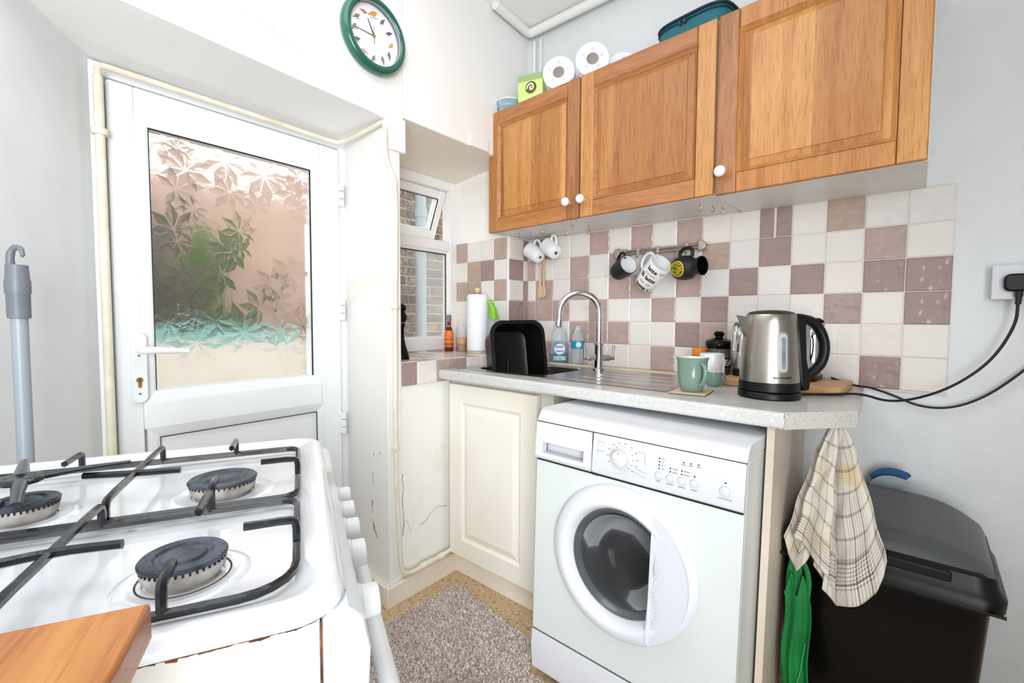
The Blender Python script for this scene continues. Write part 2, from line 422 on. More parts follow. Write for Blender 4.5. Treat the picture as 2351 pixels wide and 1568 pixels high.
# ------------------------------------------------------------------ tiles
def tile_mesh(w, h, t=.006, c=.003):
    b = bmesh.new()
    x0, z0 = .0012, .0012
    rings = []
    for (i, d) in ((0, 0), (0, t-c*.6), (c, t)):
        rings.append([b.verts.new((x0+i, -d, z0+i)), b.verts.new((w-x0-i, -d, z0+i)), b.verts.new((w-x0-i, -d, h-z0-i)), b.verts.new((x0+i, -d, h-z0-i))])
    for a, q in zip(rings, rings[1:]):
        for i in range(4):
            j = (i+1) % 4; b.faces.new((a[i], a[j], q[j], q[i]))
    b.faces.new(rings[-1])
    me = bpy.data.meshes.new('tile'); b.to_mesh(me); b.free()
    return me
tcache = {}
def tile(parent, org, xdir, zdir, w, h, kind, base=None):
    """org: lower left corner in the parent's frame, xdir and zdir unit vectors; the tile rises towards xdir x zdir reversed"""
    mm = (TILEW if kind == 'W' else TILEM)
    m_ = mm[R.choice([0, 0, 1, 2]) if kind == 'W' else (base if base is not None and R.random() < .7 else R.randrange(4))]
    key = (round(w, 3), round(h, 3), m_.name)
    if key not in tcache:
        me = tile_mesh(w, h); me.materials.append(m_); tcache[key] = me
    o = bpy.data.objects.new('tile', tcache[key]); COL.objects.link(o); o.parent = parent
    X = Vector(xdir); Z = Vector(zdir); Yv = Z.cross(X)
    Mx = Matrix((X, Yv, Z)).transposed().to_4x4(); Mx.translation = Vector(org)
    tilt = RX(R.uniform(-.008, .008)) @ RZ(R.uniform(-.006, .006))
    c = T(Vector((w/2, 0, h/2)))
    o.matrix_local = Mx @ c @ tilt @ c.inverted()
    return o
XB = [0.0272, 0.0845, 0.1964, 0.2973, 0.4051, 0.5088, 0.6164, 0.7156, 0.8206, 0.9228, 1.026, 1.127, 1.2307, 1.3319, 1.4359, 1.5406, 1.6479]
ZB = [1.520, 1.4145, 1.3115, 1.2085, 1.1070, 1.0055, .902]
ROWS = ['WMWWMWMWMWWMWMWW',
        'MWWMWMWMWMWMWWMW',
        'WMWMWMMWMWMWMWMM',
        'MMMWMWWMWMWWWMWM',
        'WWWMMMWWMMWWWWWW',
        'WMMWWWWMWWWWWWMW']
m = MB(); m.box(XB[0]+.006, XB[-1]-.001, -.0045, 0, .897, 1.521)
m.obj('grout', GROUT, wall_right)
for r in range(6):
    for c in range(16):
        x0, x1 = XB[c], XB[c+1]
        if c == 0: x0 += .006
        h = ZB[r]-ZB[r+1]
        if r == 0 and c == 11:      # the broken tile: two halves with a filled gap
            mid = x0+(x1-x0)*.46
            tile(wall_right, (x0, -.001, ZB[1]), (1, 0, 0), (0, 0, 1), mid-x0, h, 'M', 1)
            tile(wall_right, (mid+.006, -.001, ZB[1]), (1, 0, 0), (0, 0, 1), x1-mid-.006, h, 'M', 1)
            continue
        tile(wall_right, (x0, -.001, ZB[r+1]), (1, 0, 0), (0, 0, 1), x1-x0, h, ROWS[r][c], 0 if c < 10 else 1)
# return of the wall beside the corner (faces out along the back wall)
CS = [-.156, -.042, -.004]
for r, k in enumerate(('WM', 'MW', 'WM', 'MM', 'WW', 'MW')):
    for c in range(2):
        tile(wall_back, (0, CS[c], ZB[r+1]), (0, 1, 0), (0, 0, 1), CS[c+1]-CS[c], ZB[r]-ZB[r+1], k[c], 1)
# reveal side of the window recess (world plane y = -0.165)
iv = DWM().inverted()
RXB = [-.343, -.255, -.152, -.058, .024]
for r, k in enumerate(('MWWM', 'WMMW', 'MMWM', 'WWWW', 'WMWM', 'WWMW')):
    z0_, z1_ = ZB[r+1], ZB[r]
    if r == 5: z0_ = .955
    for c in range(4):
        o = tile(wall_back, (0, 0, 0), (1, 0, 0), (0, 0, 1), RXB[c+1]-RXB[c], z1_-z0_, k[c], 2)
        o.matrix_local = iv @ T(Vector((RXB[c], -.1605, z0_))) @ RZ(.0) 
# tiled sill
SS = [-.815, -.741, -.634, -.556, -.455, -.363, -.26, -.158]
for c, k in enumerate('MWMMWWM'):
    tile(wall_back, (-.004, SS[c], .850), (0, 1, 0), (0, 0, 1), SS[c+1]-SS[c], .094, k, 2)
for rr_ in range(4):
    for c, k in enumerate(('WMWWMWM', 'MWMWWMW', 'WWMMWWM', 'MWWMWMW')[rr_]):
        a = -.004-rr_*.094
        me = tile(wall_back, (a, SS[c], .940), (0, 1, 0), (-1, 0, 0), SS[c+1]-SS[c], .093, k, 2)

# ------------------------------------------------------------------ door
door = struct(bpy.data.objects.new('door_1', None)); COL.objects.link(door)
door.location = DW(-.34, 0, 0); door.rotation_euler = (0, 0, SKA)
def dbox(name, off0, off1, s0, s1, z0, z1, m_, bevel=.003, parent=None):
    k = MB(); k.box(off0, off1, s0, s1, z0, z1); return k.obj(name, m_, parent or door, bevel=bevel)
k = MB()
k.box(-.06, -.005, -1.665, -1.622, 0, 1.86); k.box(-.06, -.005, -.868, -.822, 0, 1.86); k.box(-.06, -.005, -1.622, -.868, 1.822, 1.86)
k.obj('door_frame', UPVC, door, bevel=.004)
leaf = MB()
zo0, zo1 = .01, 1.812; so0, so1 = -1.616, -.876
g0, g1, gz0, gz1 = -1.519, -.996, .886, 1.704     # glass opening
p0, p1, pz1 = -1.513, -.984, .735                 # lower panel
leaf.box(-.055, .012, so0, g0-.035, zo0, zo1); leaf.box(-.055, .012, g1+.035, so1, zo0, zo1)
leaf.box(-.055, .012, g0-.035, g1+.035, gz1+.035, zo1)
leaf.box(-.055, .012, g0-.035, g1+.035, pz1+.03, gz0-.035)
leaf.box(-.055, .012, g0-.035, g1+.035, zo0, .14)
leaf_o = leaf.obj('door_leaf', UPVC, door, bevel=.004)
def mitred(name, a0, a1, b0, b1, w, y0, y1, m_, parent, sink=.012):
    """sloping glazing bead around an opening (a along, b up)"""
    k = MB()
    for (A, B) in (((a0, b0), (a1, b0)), ((a1, b0), (a1, b1)), ((a1, b1), (a0, b1)), ((a0, b1), (a0, b0))):
        def outp(p): return (p[0]+(-w if p[0] == a0 else w), p[1]+(-w if p[1] == b0 else w))
        Ao, Bo = outp(A), outp(B)
        v = [(y0, Ao[0], Ao[1]), (y0, Bo[0], Bo[1]), (y0-sink, B[0], B[1]), (y0-sink, A[0], A[1]), (y1, Ao[0], Ao[1]), (y1, Bo[0], Bo[1]), (y1, B[0], B[1]), (y1, A[0], A[1])]
        vs = [k.bm.verts.new(q) for q in v]
        for f in ((0, 1, 2, 3), (0, 4, 5, 1), (1, 5, 6, 2), (2, 6, 7, 3), (3, 7, 4, 0), (4, 7, 6, 5)): k.bm.faces.new([vs[i] for i in f])
    return k.obj(name, m_, parent)
mitred('glazing_bead', g0, g1, gz0, gz1, .036, .012, -.05, UPVC, leaf_o)
mitred('glazing_bead', p0, p1, .16, pz1, .034, .012, -.05, UPVC, leaf_o)
def gasket(parent, a0, a1, b0, b1, y0, t=.004):
    k = MB()
    k.box(y0-.004, y0, a0, a1, b1-t, b1); k.box(y0-.004, y0, a1-t, a1, b0, b1); k.box(y0-.004, y0, a0, a0+t*.5, b0, b1)
    return k.obj('gasket', GASKET, parent)
gasket(leaf_o, g0, g1, gz0, gz1, .004)
gasket(leaf_o, p0, p1, .16, pz1, .006, .002)
dbox('lower_panel', -.02, -.004, p0-.01, p1+.01, .15, pz1+.01, UPVC, 0, leaf_o)
glass = dbox('glass_pane', -.012, -.006, g0-.004, g1+.004, gz0-.004, gz1+.004, DOORGLASS, 0, leaf_o)
# moulded leaves in the glass: palmate leaves, each leaflet a shallow ridge
k = MB(); rl = random.Random(11)
def palmate(cy, cz, size, rot):
    for q in range(7):
        a = rot+(q-3)*math.radians(44)
        L = size*(1-.09*abs(q-3)); w = L*.20
        d = Vector((0, math.cos(a), math.sin(a))); n_ = Vector((0, -math.sin(a), math.cos(a)))
        o0 = Vector((-.0058, cy, cz))
        base = o0+d*L*.06; tip = o0+d*L; mid1 = o0+d*L*.55
        ridge = Vector((.0016, 0, 0))
        pts = [base, mid1+n_*w, tip, mid1-n_*w, mid1+ridge]
        for p_ in pts:
            p_.y = min(max(p_.y, g0+.003), g1-.003); p_.z = min(max(p_.z, gz0+.003), gz1-.003)
        v = [k.bm.verts.new(p_) for p_ in pts]
        for f in ((0, 1, 4), (1, 2, 4), (2, 3, 4), (3, 0, 4)):
            try: k.bm.faces.new([v[i] for i in f])
            except ValueError: pass
for (cy, cz, sz, ro) in [(-1.42, 1.60, .10, 1.2), (-1.30, 1.66, .10, -1.9), (-1.17, 1.64, .11, -1.4), (-1.06, 1.60, .09, 2.6), (-1.48, 1.68, .09, -.8),
                         (-1.40, 1.03, .12, 1.5), (-1.25, 1.06, .12, 1.9), (-1.12, 1.00, .11, .8), (-1.48, 1.10, .09, .4), (-1.10, .93, .10, 1.2), (-1.03, 1.08, .09, 2.4), (-1.19, 1.15, .09, 2.2)]:
    palmate(cy, cz, sz, ro)
for i in range(26):
    palmate(rl.uniform(g0+.03, g1-.03), rl.uniform(gz0+.05, gz1-.03), rl.uniform(.06, .10), rl.uniform(0, 6.28))
o = k.obj('leaf_relief', LEAFGLASS, leaf_o); o['kind'] = 'stuff'
# handle
k = MB()
pts = [(-1.564+.020*math.cos(a), 1.05+.020*math.sin(a)) for a in [i*math.pi/8 for i in range(9)]] + [(-1.564+.020*math.cos(a), .872+.020*math.sin(a)) for a in [math.pi+i*math.pi/8 for i in range(9)]]
k.prism(pts, .012, .024, 'x')
hp = k.obj('handle_plate', UPVC, leaf_o, bevel=.003)
k = MB(); k.tube([(.02, -1.564, 1.018), (.060, -1.564, 1.018), (.066, -1.555, 1.018), (.066, -1.50, 1.015), (.066, -1.447, 1.010)], [.011, .011, .011, .010, .008], 12, smooth=1)
k.obj('lever', UPVC, hp, smooth=50)
k = MB(); k.lathe([(.0085, 0), (.0085, .006), (.007, .008)], 20, T(Vector((.022, -1.566, .925))) @ RY(math.pi/2)); k.box(.022, .029, -1.570, -1.562, .905, .925); k.lathe([(.0045, 0), (.0045, .006)], 14, T(Vector((.0235, -1.566, .906))) @ RY(math.pi/2))
k.obj('lock_cylinder', BRASS, hp)
k = MB(); k.box(.030, .0305, -1.5675, -1.5650, .921, .931); k.obj('keyhole', INK, hp)
for z_ in (1.000, .882):
    k = MB(); k.lathe([(.004, 0), (.003, .0012)], 12, T(Vector((.024, -1.565, z_))) @ RY(math.pi/2)); k.obj('screw', CHROME, hp)
for z_ in (1.627, 1.154, .672):
    k = MB(); k.lathe([(.0085, -.045), (.0085, .045)], 14, T(Vector((.022, -.874, z_)))); k.box(.005, .022, -.89, -.86, z_-.042, z_+.042)
    h = k.obj('hinge', UPVC, door, bevel=.001)
    k = MB(); k.lathe([(.0092, -.017), (.0092, -.015)], 14, T(Vector((.022, -.874, z_)))); k.lathe([(.0092, .015), (.0092, .017)], 14, T(Vector((.022, -.874, z_))))
    k.obj('hinge_joint', GASKET, h)

# ------------------------------------------------------------------ window
win = struct(bpy.data.objects.new('window_1', None)); COL.objects.link(win)
win.location = DW(-.38, 0, 0); win.rotation_euler = (0, 0, SKA)
def wbox(name, o0, o1, s0, s1, z0, z1, m_=None, bevel=.003, parent=None):
    k = MB(); k.box(o0, o1, s0, s1, z0, z1); return k.obj(name, m_ or UPVC2, parent or win, bevel=bevel)
k = MB(); wl, wr = -.795, -.143
k.box(-.06, .0, wl, wl+.055, .948, 1.845); k.box(-.06, .0, wr-.050, wr, .948, 1.845)
k.box(-.06, .0, wl+.055, wr-.05, 1.796, 1.845); k.box(-.06, .0, wl+.055, wr-.05, 1.476, 1.528); k.box(-.06, .0, wl+.055, wr-.05, .948, 1.006)
wf = k.obj('window_frame', UPVC2, win, bevel=.005)
wlp0, wlp1 = wl+.070, wr-.066
mitred('glazing_bead', wlp0, wlp1, 1.022, 1.462, .016, -.002, -.04, UPVC2, win, .010)
gasket(win, wlp0, wlp1, 1.022, 1.462, -.012, .005)
wbox('glass_pane', -.026, -.022, wlp0-.005, wlp1+.005, 1.017, 1.467, GLASS, 0)
# top hung sash, opened outwards
sash = bpy.data.objects.new('sash', None)
m = MB(); L_, H_ = wl+.058, wr-.052
sz0, sz1 = 1.532, 1.792
for a in ((L_, L_+.045, sz0, sz1), (H_-.045, H_, sz0, sz1), (L_+.045, H_-.045, sz1-.045, sz1), (L_+.045, H_-.045, sz0, sz0+.045)): m.box(-.05, -.002, a[0], a[1], a[2]-sz1, a[3]-sz1)
sash = m.obj('sash', UPVC2, win, bevel=.006); sash.location = (-.02, 0, sz1); sash.rotation_euler = (0, math.radians(22), 0)
k = MB(); k.box(-.028, -.024, L_+.045, H_-.045, .045+sz0-sz1, -.045); k.obj('glass_pane', GLASS, sash)
k = MB(); gasket(sash, L_+.045, H_-.045, .045+sz0-sz1, -.045, .000, .004)
k.bm.free()
k = MB(); k.tube([(.0, -.56, -.25), (.03, -.56, -.25), (.03, -.56, -.18), (.02, -.56, -.15)], .006, 8); k.obj('stay_handle', UPVC2, sash)

# ------------------------------------------------------------------ painted pipes
def dwpts(l): return [DW(*p) for p in l]
k = MB(); k.tube(dwpts([(-.30, -1.640, 0), (-.30, -1.640, 1.0), (-.30, -1.640, 1.80)]), .0120, 12)
pp = tag(k.obj('water_pipe', PIPEW, smooth=50), 'thick cream painted pipe running up the left side of the door', 'pipe')
k = MB(); k.tube(dwpts([(-.30, -1.640, 1.79), (-.30, -1.640, 1.832), (-.30, -1.60, 1.834), (-.30, -1.20, 1.832), (-.30, -.93, 1.828), (-.29, -.893, 1.828), (-.20, -.888, 1.83), (-.08, -.892, 1.835), (.005, -.896, 1.838), (.014, -.896, 1.82), (.014, -.896, 1.709), (.014, -.872, 1.665), (.014, -.848, 1.625), (.014, -.856, 1.168), (.014, -.861, .617), (.014, -.842, .17), (.016, -.830, .112), (.024, -.786, .100), (.024, -.60, .111), (.024, -.565, .112)]),
                   [.0088]*60, 12, smooth=1)
gp = tag(k.obj('gas_pipe', PIPEW, smooth=50), 'thin cream painted pipe above the door, down the pier and along its skirting', 'pipe')
for (o_, s_, z_, ax) in ((.014, -.858, 1.16, 'v'), (.014, -.860, .62, 'v'), (-.30, -1.640, 1.645, 'v')):
    k = MB(); k.lathe([(.020, -.009), (.020, .009)], 14, T(DW(o_, s_, z_)) if o_ < 0 else T(DW(o_, s_, z_)) @ Matrix.Scale(.75, 4))
    k.obj('pipe_clip', PIPEW, pp if o_ < 0 else gp, bevel=.002)
for s_ in (-.70, -.735, -.64):
    k = MB(); k.tube([DW(.024, s_-.016, .1055), DW(.024, s_+.016, .1075)], .0125, 12); k.obj('pipe_joint', PIPEW, gp, smooth=50)
k = MB(); k.tube([DW(.03, -.30, 2.545), DW(.03, -.05, 2.535), (.075, -.045, 2.53), (.46, -.045, 2.525), (1.9, -.045, 2.51)], .021, 12)
tag(k.obj('ceiling_pipe', PIPEW2, smooth=50), 'white pipe running along the ceiling corner above the cupboards', 'pipe')
for q, (x_, r_) in enumerate(((.075, .009), (.115, .006))):
    k = MB(); k.tube([(x_, -.016, 2.50), (x_, -.016, 2.08)], r_, 10)
    tag(k.obj('drop_pipe', PIPEW2, smooth=50), ('thicker', 'thinner')[q]+' white vertical pipe above the green box in the corner', 'pipe')

# ------------------------------------------------------------------ outside
PATIO = mat('patio_stone', (206, 196, 182), .85, var=.08, vscale=4)
m = MB(); m.box(-6, -.43, -5, 3.5, -.3, -.12)
o = m.obj('ground', PATIO); struct(o)
BR = [mat('brick_%s' % n_, c, .9, rgb2=c2, vscale=38, bump=.7, bscale=60) for n_, c, c2 in (('buff', (176, 156, 130), (96, 74, 60)), ('brown', (104, 80, 66), (70, 54, 46)), ('pink', (140, 112, 96), (92, 70, 60)), ('sooty', (74, 62, 56), (150, 130, 106)))]
MORT = mat('mortar', (196, 180, 156), .95, bump=.6, bscale=40, var=.12)
gw = MB(); gw.box(-1.80, -1.612, .15, 3.0, -.2, 2.9)
gwall = in_dw(tag(gw.obj('brick_wall', MORT), 'weathered brick house wall outside, seen through the small window', 'wall'))
bcache = {}
nb_ = 0
row = 0; z_ = .62
while z_ < 2.35:
    s_ = .30 + (.11 if row % 2 else 0) + R.uniform(-.02, .02)
    while s_ < 1.50:
        w = R.uniform(.17, .225); q = R.randrange(4)
        k = MB(); h = .064
        a = .012
        pts = []
        k.box(-1.615, -1.598+R.uniform(-.008, .006), s_, s_+w-.012, z_, z_+h)
        bmesh.ops.bevel(k.bm, geom=[e for e in k.bm.edges], offset=.006, segments=1, affect='EDGES')
        for v in k.bm.verts: v.co += Vector((R.uniform(-.003, .003), R.uniform(-.004, .004), R.uniform(-.004, .004)))
        o = k.obj('brick', BR[q], gwall); nb_ += 1
        s_ += w
    z_ += .077; row += 1
# low brick garden wall behind the door glass, far courses joined
m = MB(); m.box(-1.82, -1.625, -3.0, .15, -.2, 1.93)
gw2 = in_dw(tag(m.obj('garden_wall', MORT), 'pinkish brick yard wall blurred behind the patterned door glass', 'wall'))
PINKB = mat('pink_brick', (206, 178, 162), .9, rgb2=(190, 158, 142), vscale=6, bump=.3)
m = MB(); z_ = -.1; row = 0
while z_ < 1.86:
    s_ = -2.9+(.11 if row % 2 else 0)
    while s_ < .12:
        m.box(-1.630, -1.612, s_, min(s_+.215, .15), z_, z_+.065); s_ += .227
    z_ += .077; row += 1
o = m.obj('brick_courses', PINKB, gw2); o['kind'] = 'stuff'
# drainpipe
k = MB(); c_ = DW(-1.50, .560, 0)
k.tube([(c_.x, c_.y, -.1), (c_.x, c_.y, 2.7)], .043, 20)
k.tube([(c_.x, c_.y, 1.93), (c_.x, c_.y, 2.0)], .050, 20)
tag(k.obj('drainpipe', mat('grey_drainpipe', (146, 158, 164), .45), smooth=50), 'pale grey drainpipe on the brick wall outside the window', 'pipe')
# things in the yard, blurred by the door glass
k = MB(); k.box(-1.30, -1.08, -1.75, -.62, -.12, 1.0)
in_dw(tag(k.obj('planter_wall', mat('cream_render', (246, 240, 228), .9, var=.05, vscale=5), bevel=.01), 'cream rendered planter low behind the door glass', 'planter'))
k = MB()
k.grid(lambda u, v: Vector((-1.29+.20*v, -1.55+.75*u, 1.040+.03*math.sin(u*19)*math.sin(v*7)+.02*math.sin(u*47))), 40, 10)
o = in_dw(tag(k.obj('folded_tarpaulin', mat('teal_sheet', (140, 200, 192), .6)), 'teal sheet folded on top of the planter outside', 'sheet'))
o.modifiers.new('solid', 'SOLIDIFY').thickness = .03
t_ = dthing('flower_pot', 'pink flower pot beside the teal sheet outside', 'flower pot', -1.19, -1.63, 1.0)
k = MB(); k.lathe([(.035, 0), (.05, .09), (.055, .09), (.055, .11), (.045, .11), (.04, .08)], 20); k.obj('pot', mat('pink_pot', (226, 110, 116), .5), t_, smooth=40)
k = MB(); k.lathe([(.0, .082), (.044, .085)], 20, cap=False); k.obj('soil', mat('soil', (60, 45, 35), .9), t_)
def shrub(name, label, s_, off, z0, z1, rad, cols, n_, seed):
    rs = random.Random(seed)
    t_ = dthing(name, label, 'shrub', off, s_, -.12)
    k = MB()
    for i in range(6):
        k.tube([(rs.uniform(-.03, .03), rs.uniform(-.03, .03), 0), (rs.uniform(-.1, .1), rs.uniform(-.1, .1), (z0+z1)/2+.1), (rs.uniform(-.2, .2)*rad*2, rs.uniform(-.3, .3)*rad*2, z1)], .008, 6)
    k.obj('stem', mat('stem_brown', (92, 76, 56), .9), t_)
    k = MB()
    for i in range(n_):
        th = rs.uniform(0, 6.283); rr_ = rad*math.sqrt(rs.random()); hh = rs.uniform(z0, z1)+.12
        env = math.sin(math.pi*min(1, max(.12, (hh-.12-z0)/(z1-z0))))**.5
        c = Vector((rr_*env*math.cos(th)*.7, rr_*env*math.sin(th), hh)); L = rs.uniform(.03, .06)
        q = Euler((rs.uniform(0, 6), rs.uniform(0, 6), rs.uniform(0, 6))).to_matrix()
        k.poly([c+q @ Vector(p_) for p_ in ((0, 0, 0), (L*.5, L*.28, .004), (L, 0, 0), (L*.5, -L*.28, .004))])
    o = k.obj('foliage', mat(name+'_leaf', cols[0], .6, rgb2=cols[1], vscale=9), t_); o['kind'] = 'stuff'
shrub('leafy_shrub', 'green leafy shrub blurred behind the left half of the door glass', -1.02, -1.45, .95, 1.60, .13, ((122, 156, 100), (146, 152, 122)), 1100, 3)
shrub('grey_green_shrub', 'dull grey green shrub by the left edge of the door glass', -1.33, -1.45, .95, 1.70, .16, ((140, 142, 128), (120, 120, 108)), 1300, 4)
shrub('brown_shrub', 'brown leafed shrub low behind the right side of the door glass', -.40, -1.33, .55, 1.25, .20, ((150, 126, 106), (170, 146, 122)), 1200, 5)

# ------------------------------------------------------------------ wall cupboards
CA = math.atan2(-.041, 1.054)
def cabx(x): return Vector((.009, -.276, 0)) + Vector((math.cos(CA), math.sin(CA), 0))*x
def cupboard(name, label, x0, x1, zb, zt, doors):
    t_ = thing(name, label, 'cupboard', (*cabx(x0).xy, zb), CA)
    h = zt-zb
    w = x1-x0
    # carcass to the wall
    inv = (T(Vector((*cabx(x0).xy, zb))) @ RZ(CA)).inverted()
    def W2(x, y): v = inv @ Vector((x, y, 0)); return (v.x, v.y)
    bl = cabx(x0); br = cabx(x1)
    k = MB(); k.prism([(0.001, .022), (w-.001, .022), W2(br.x-.004, -.001), W2(max(bl.x, .045) if x0 == 0 else bl.x, -.001)], [.001]*4, [h-.001]*4)
    k.obj('carcass', MELA, t_, bevel=.001)
    for (a, b, mats, kn) in doors:
        dw_ = b-a; t = .021
        st = .062
        k = MB()      # raised centre panel with a stepped field
        def ring(i, y): return [(a+st-.004+i, y, st-.004+i), (b-st+.004-i, y, st-.004+i), (b-st+.004-i, y, h-st+.004-i), (a+st-.004+i, y, h-st+.004-i)]
        steps = [ring(0, .014), ring(.004, .012), ring(.012, .010), ring(.014, .013), ring(.036, .006), ring(.037, .0035), ring(.044, .0035)]
        prev = None
        for s_ in steps:
            vs = [k.bm.verts.new(p) for p in s_]
            if prev:
                for i in range(4): k.bm.faces.new((prev[i], prev[(i+1) % 4], vs[(i+1) % 4], vs[i]))
            prev = vs
        k.bm.faces.new(prev)
        vs = [k.bm.verts.new((x, .018, z)) for x, _, z in steps[0]]; k.bm.faces.new(vs)
        d = k.obj('door', mats[0], t_)
        for (x_, xx, mm, z0, z1, hor) in ((a, a+st, mats[1], .001, h-.001, 0), (b-st, b, mats[2], .001, h-.001, 0)):
            k = MB(); k.box(x_+.0012, xx-.0004, 0, t, z0, z1); k.obj('stile', mm, d, bevel=.004, seg=3)
        for z0, z1 in ((.001, st), (h-st, h-.001)):
            k = MB(); k.box(a+st, b-st, 0.0004, t-.001, z0, z1); k.obj('rail', mats[3], d, bevel=.004, seg=3)
        # coved moulding along the inside of the frame
        k = MB()
        for (p, q, r_, s_) in (((a+st, st), (b-st, st), (b-st-.012, st+.012), (a+st+.012, st+.012)), ((b-st, st), (b-st, h-st), (b-st-.012, h-st-.012), (b-st-.012, st+.012)),
                               ((b-st, h-st), (a+st, h-st), (a+st+.012, h-st-.012), (b-st-.012, h-st-.012)), ((a+st, h-st), (a+st, st), (a+st+.012, st+.012), (a+st+.012, h-st-.012))):
            k.poly([(p[0], .001, p[1]), (q[0], .001, q[1]), (r_[0], .011, r_[1]), (s_[0], .011, s_[1])])
        k.obj('moulding', mats[3], d)
        if kn is not None:
            k = MB(); k.lathe([(.006, 0), (.006, .012), (.010, .015), (.0165, .022), (.018, .029), (.015, .036), (.007, .040), (0, .041)], 24, T(Vector((kn, 0, .067))) @ RX(math.pi/2))
            k.obj('knob', CERW, d, smooth=60)
    return t_
cupA = cupboard('wall_cupboard', 'double oak wall cupboard with two raised panel doors above the sink', 0, 1.056, 1.523, 2.078,
         [(.0, .524, (OAKP, OAKM, OAKD, OAKH), .479), (.529, 1.054, (OAKQ, OAKL, OAKL, OAKH2), .551)])
cupB = cupboard('wall_cupboard', 'single oak wall cupboard with one wide door, nearest and above the kettle', 1.060, 1.576, 1.518, 2.078,
         [(.001, .514, (OAKP, OAKD, OAKL, OAKM), .024)])
ci = (T(Vector((*cabx(0).xy, 1.523)))).inverted()
for (x_, y_, dx) in ((.139, -.20, 0), (.203, -.20, .4), (.272, -.20, .8), (.44, -.20, .2), (.493, -.16, -.4), (.336, -.10, .9), (.436, -.06, .3), (.98, -.20, .5), (1.01, -.16, -.3), (1.03, -.12, .2)):
    k = MB(); pts = [(0, 0, .004), (0, 0, -.006)]+[(.008*math.sin(a)*math.cos(dx), .008*math.sin(a)*math.sin(dx), -.014+.008*math.cos(a)) for a in [i*.6 for i in range(8)]]
    k.tube(pts, .0014, 6)
    o = k.obj('cup_hook', BRASS, cupA); inv = (T(Vector((*cabx(0).xy, 1.523))) @ RZ(CA)).inverted()
    o.matrix_local = inv @ T(Vector((x_, y_, 1.523)))

# ------------------------------------------------------------------ things on the cupboards
t_ = thing('tea_box', 'upright lime green box with a round emblem on the left cupboard', 'box', (.243, -.235, 2.078), .30)
k = MB(); k.box(-.058, .058, -.030, .040, 0, .115); k.obj('carton', mat('lime_card', (196, 222, 120), .5, rgb2=(208, 230, 150), vscale=9), t_, bevel=.002)
k = MB(); k.lathe([(.026, 0), (.026, .001)], 24, T(Vector((.004, -.0302, .055))) @ RX(math.pi/2)); k.obj('emblem', mat('emblem_brown', (92, 84, 48), .5), t_)
k = MB(); k.tube([(-.016+.0, -.0322, .05), (-.006, -.0322, .070), (.012, -.0322, .070), (.018, -.0322, .054), (.006, -.0322, .042), (-.002, -.0322, .052), (.008, -.0322, .060)], .0035, 8, smooth=2); k.obj('swirl', mat('cream_print', (236, 238, 200), .5), t_)
k = MB(); k.box(-.058, .058, -.0305, -.030, .085, .113); k.obj('green_band', mat('sage_print', (150, 176, 120), .5), t_)
t_ = thing('plastic_tub', 'small clear food tub with a bluish lid at the left end of the cupboard top', 'tub', (.092, -.225, 2.078), 0)
k = MB(); k.lathe([(.048, 0), (.055, .045), (.053, .045), (.046, .004)], 28); k.obj('bowl', PLASTICCLEAR, t_, smooth=50)
k = MB(); k.lathe([(.058, .045), (.058, .052), (.05, .057), (0, .058)], 28); k.obj('lid', mat('pale_blue_lid', (206, 224, 232), .3), t_, smooth=50)
k = MB(); k.lathe([(.0525, .016), (.054, .030)], 28, cap=False); k.obj('printed_band', mat('blue_print', (120, 178, 204), .5), t_)
def roll(x, y, z, rz, lab):
    t_ = thing('toilet_roll', lab, 'paper roll', (x, y, z), 0, 'toilet rolls on the cupboard', rot=(math.pi/2, 0, rz))
    k = MB(); k.lathe([(.024, -.05), (.062, -.05), (.067, -.045), (.067, .045), (.062, .05), (.024, .05), (.024, -.05)], 40, cap=False)
    k.obj('paper', PAPER, t_, smooth=40)
    k = MB(); k.lathe([(.0238, -.051), (.0238, .040), (.0, .039)], 28, cap=False); k.obj('cardboard_core', CARD, t_, smooth=60)
    k = MB()
    for i in range(5):
        a = i*1.25+.3; k.box(-.006, .006, -.004, .004, 0, .001, T(Vector((.038*math.cos(a), .038*math.sin(a), .0505))) @ RZ(a))
    o = k.obj('printed_marks', mat('pale_print', (200, 206, 224), .8), t_); o['kind'] = 'stuff'
    return t_
roll(.385, -.225, 2.1455, .50, 'left toilet roll, beside the green box')
roll(.540, -.215, 2.150, .55, 'second toilet roll from the green box, slightly higher')
roll(.600, -.080, 2.1455, .60, 'toilet roll at the back, half hidden on the right of the other rolls')
k = MB(); k.grid(lambda u, v: Vector((.445+.03*u, -.255+.05*v, 2.081+.03*(u*(1-u))*4*(.6+.4*math.sin(v*9)))), 14, 10)
o = tag(k.obj('plastic_wrapper', mat('blue_white_film', (206, 216, 236), .25, rgb2=(60, 74, 160), vscale=40)), 'crumpled blue and white film between the toilet rolls', 'wrapper')
o.modifiers.new('s', 'SOLIDIFY').thickness = .001
k = MB(); k.grid(lambda u, v: Vector((.615+.09*u, -.24+.08*v, 2.080+.030*math.sin(math.pi*u)*math.sin(math.pi*v)+.006*math.sin(u*20)*math.sin(math.pi*v)*math.sin(v*17))), 20, 14)
o = tag(k.obj('paper_bag', mat('beige_paper', (226, 204, 180), .8)), 'crumpled beige paper bag lying right of the toilet rolls', 'bag')
o.modifiers.new('s', 'SOLIDIFY').thickness = .001
t_ = thing('zip_case', 'teal zipped soft case lying on the cupboard top', 'case', (.955, -.165, 2.078), -.12)
def soft(u, v, h):
    pass
k = MB()
def sring(sx, sy, z, n_=36, e=4):
    out = []
    for i in range(n_):
        a = 2*math.pi*i/n_; c, s_ = math.cos(a), math.sin(a)
        out.append(Vector((sx*math.copysign(abs(c)**(2/e), c), sy*math.copysign(abs(s_)**(2/e), s_), z)))
    return out
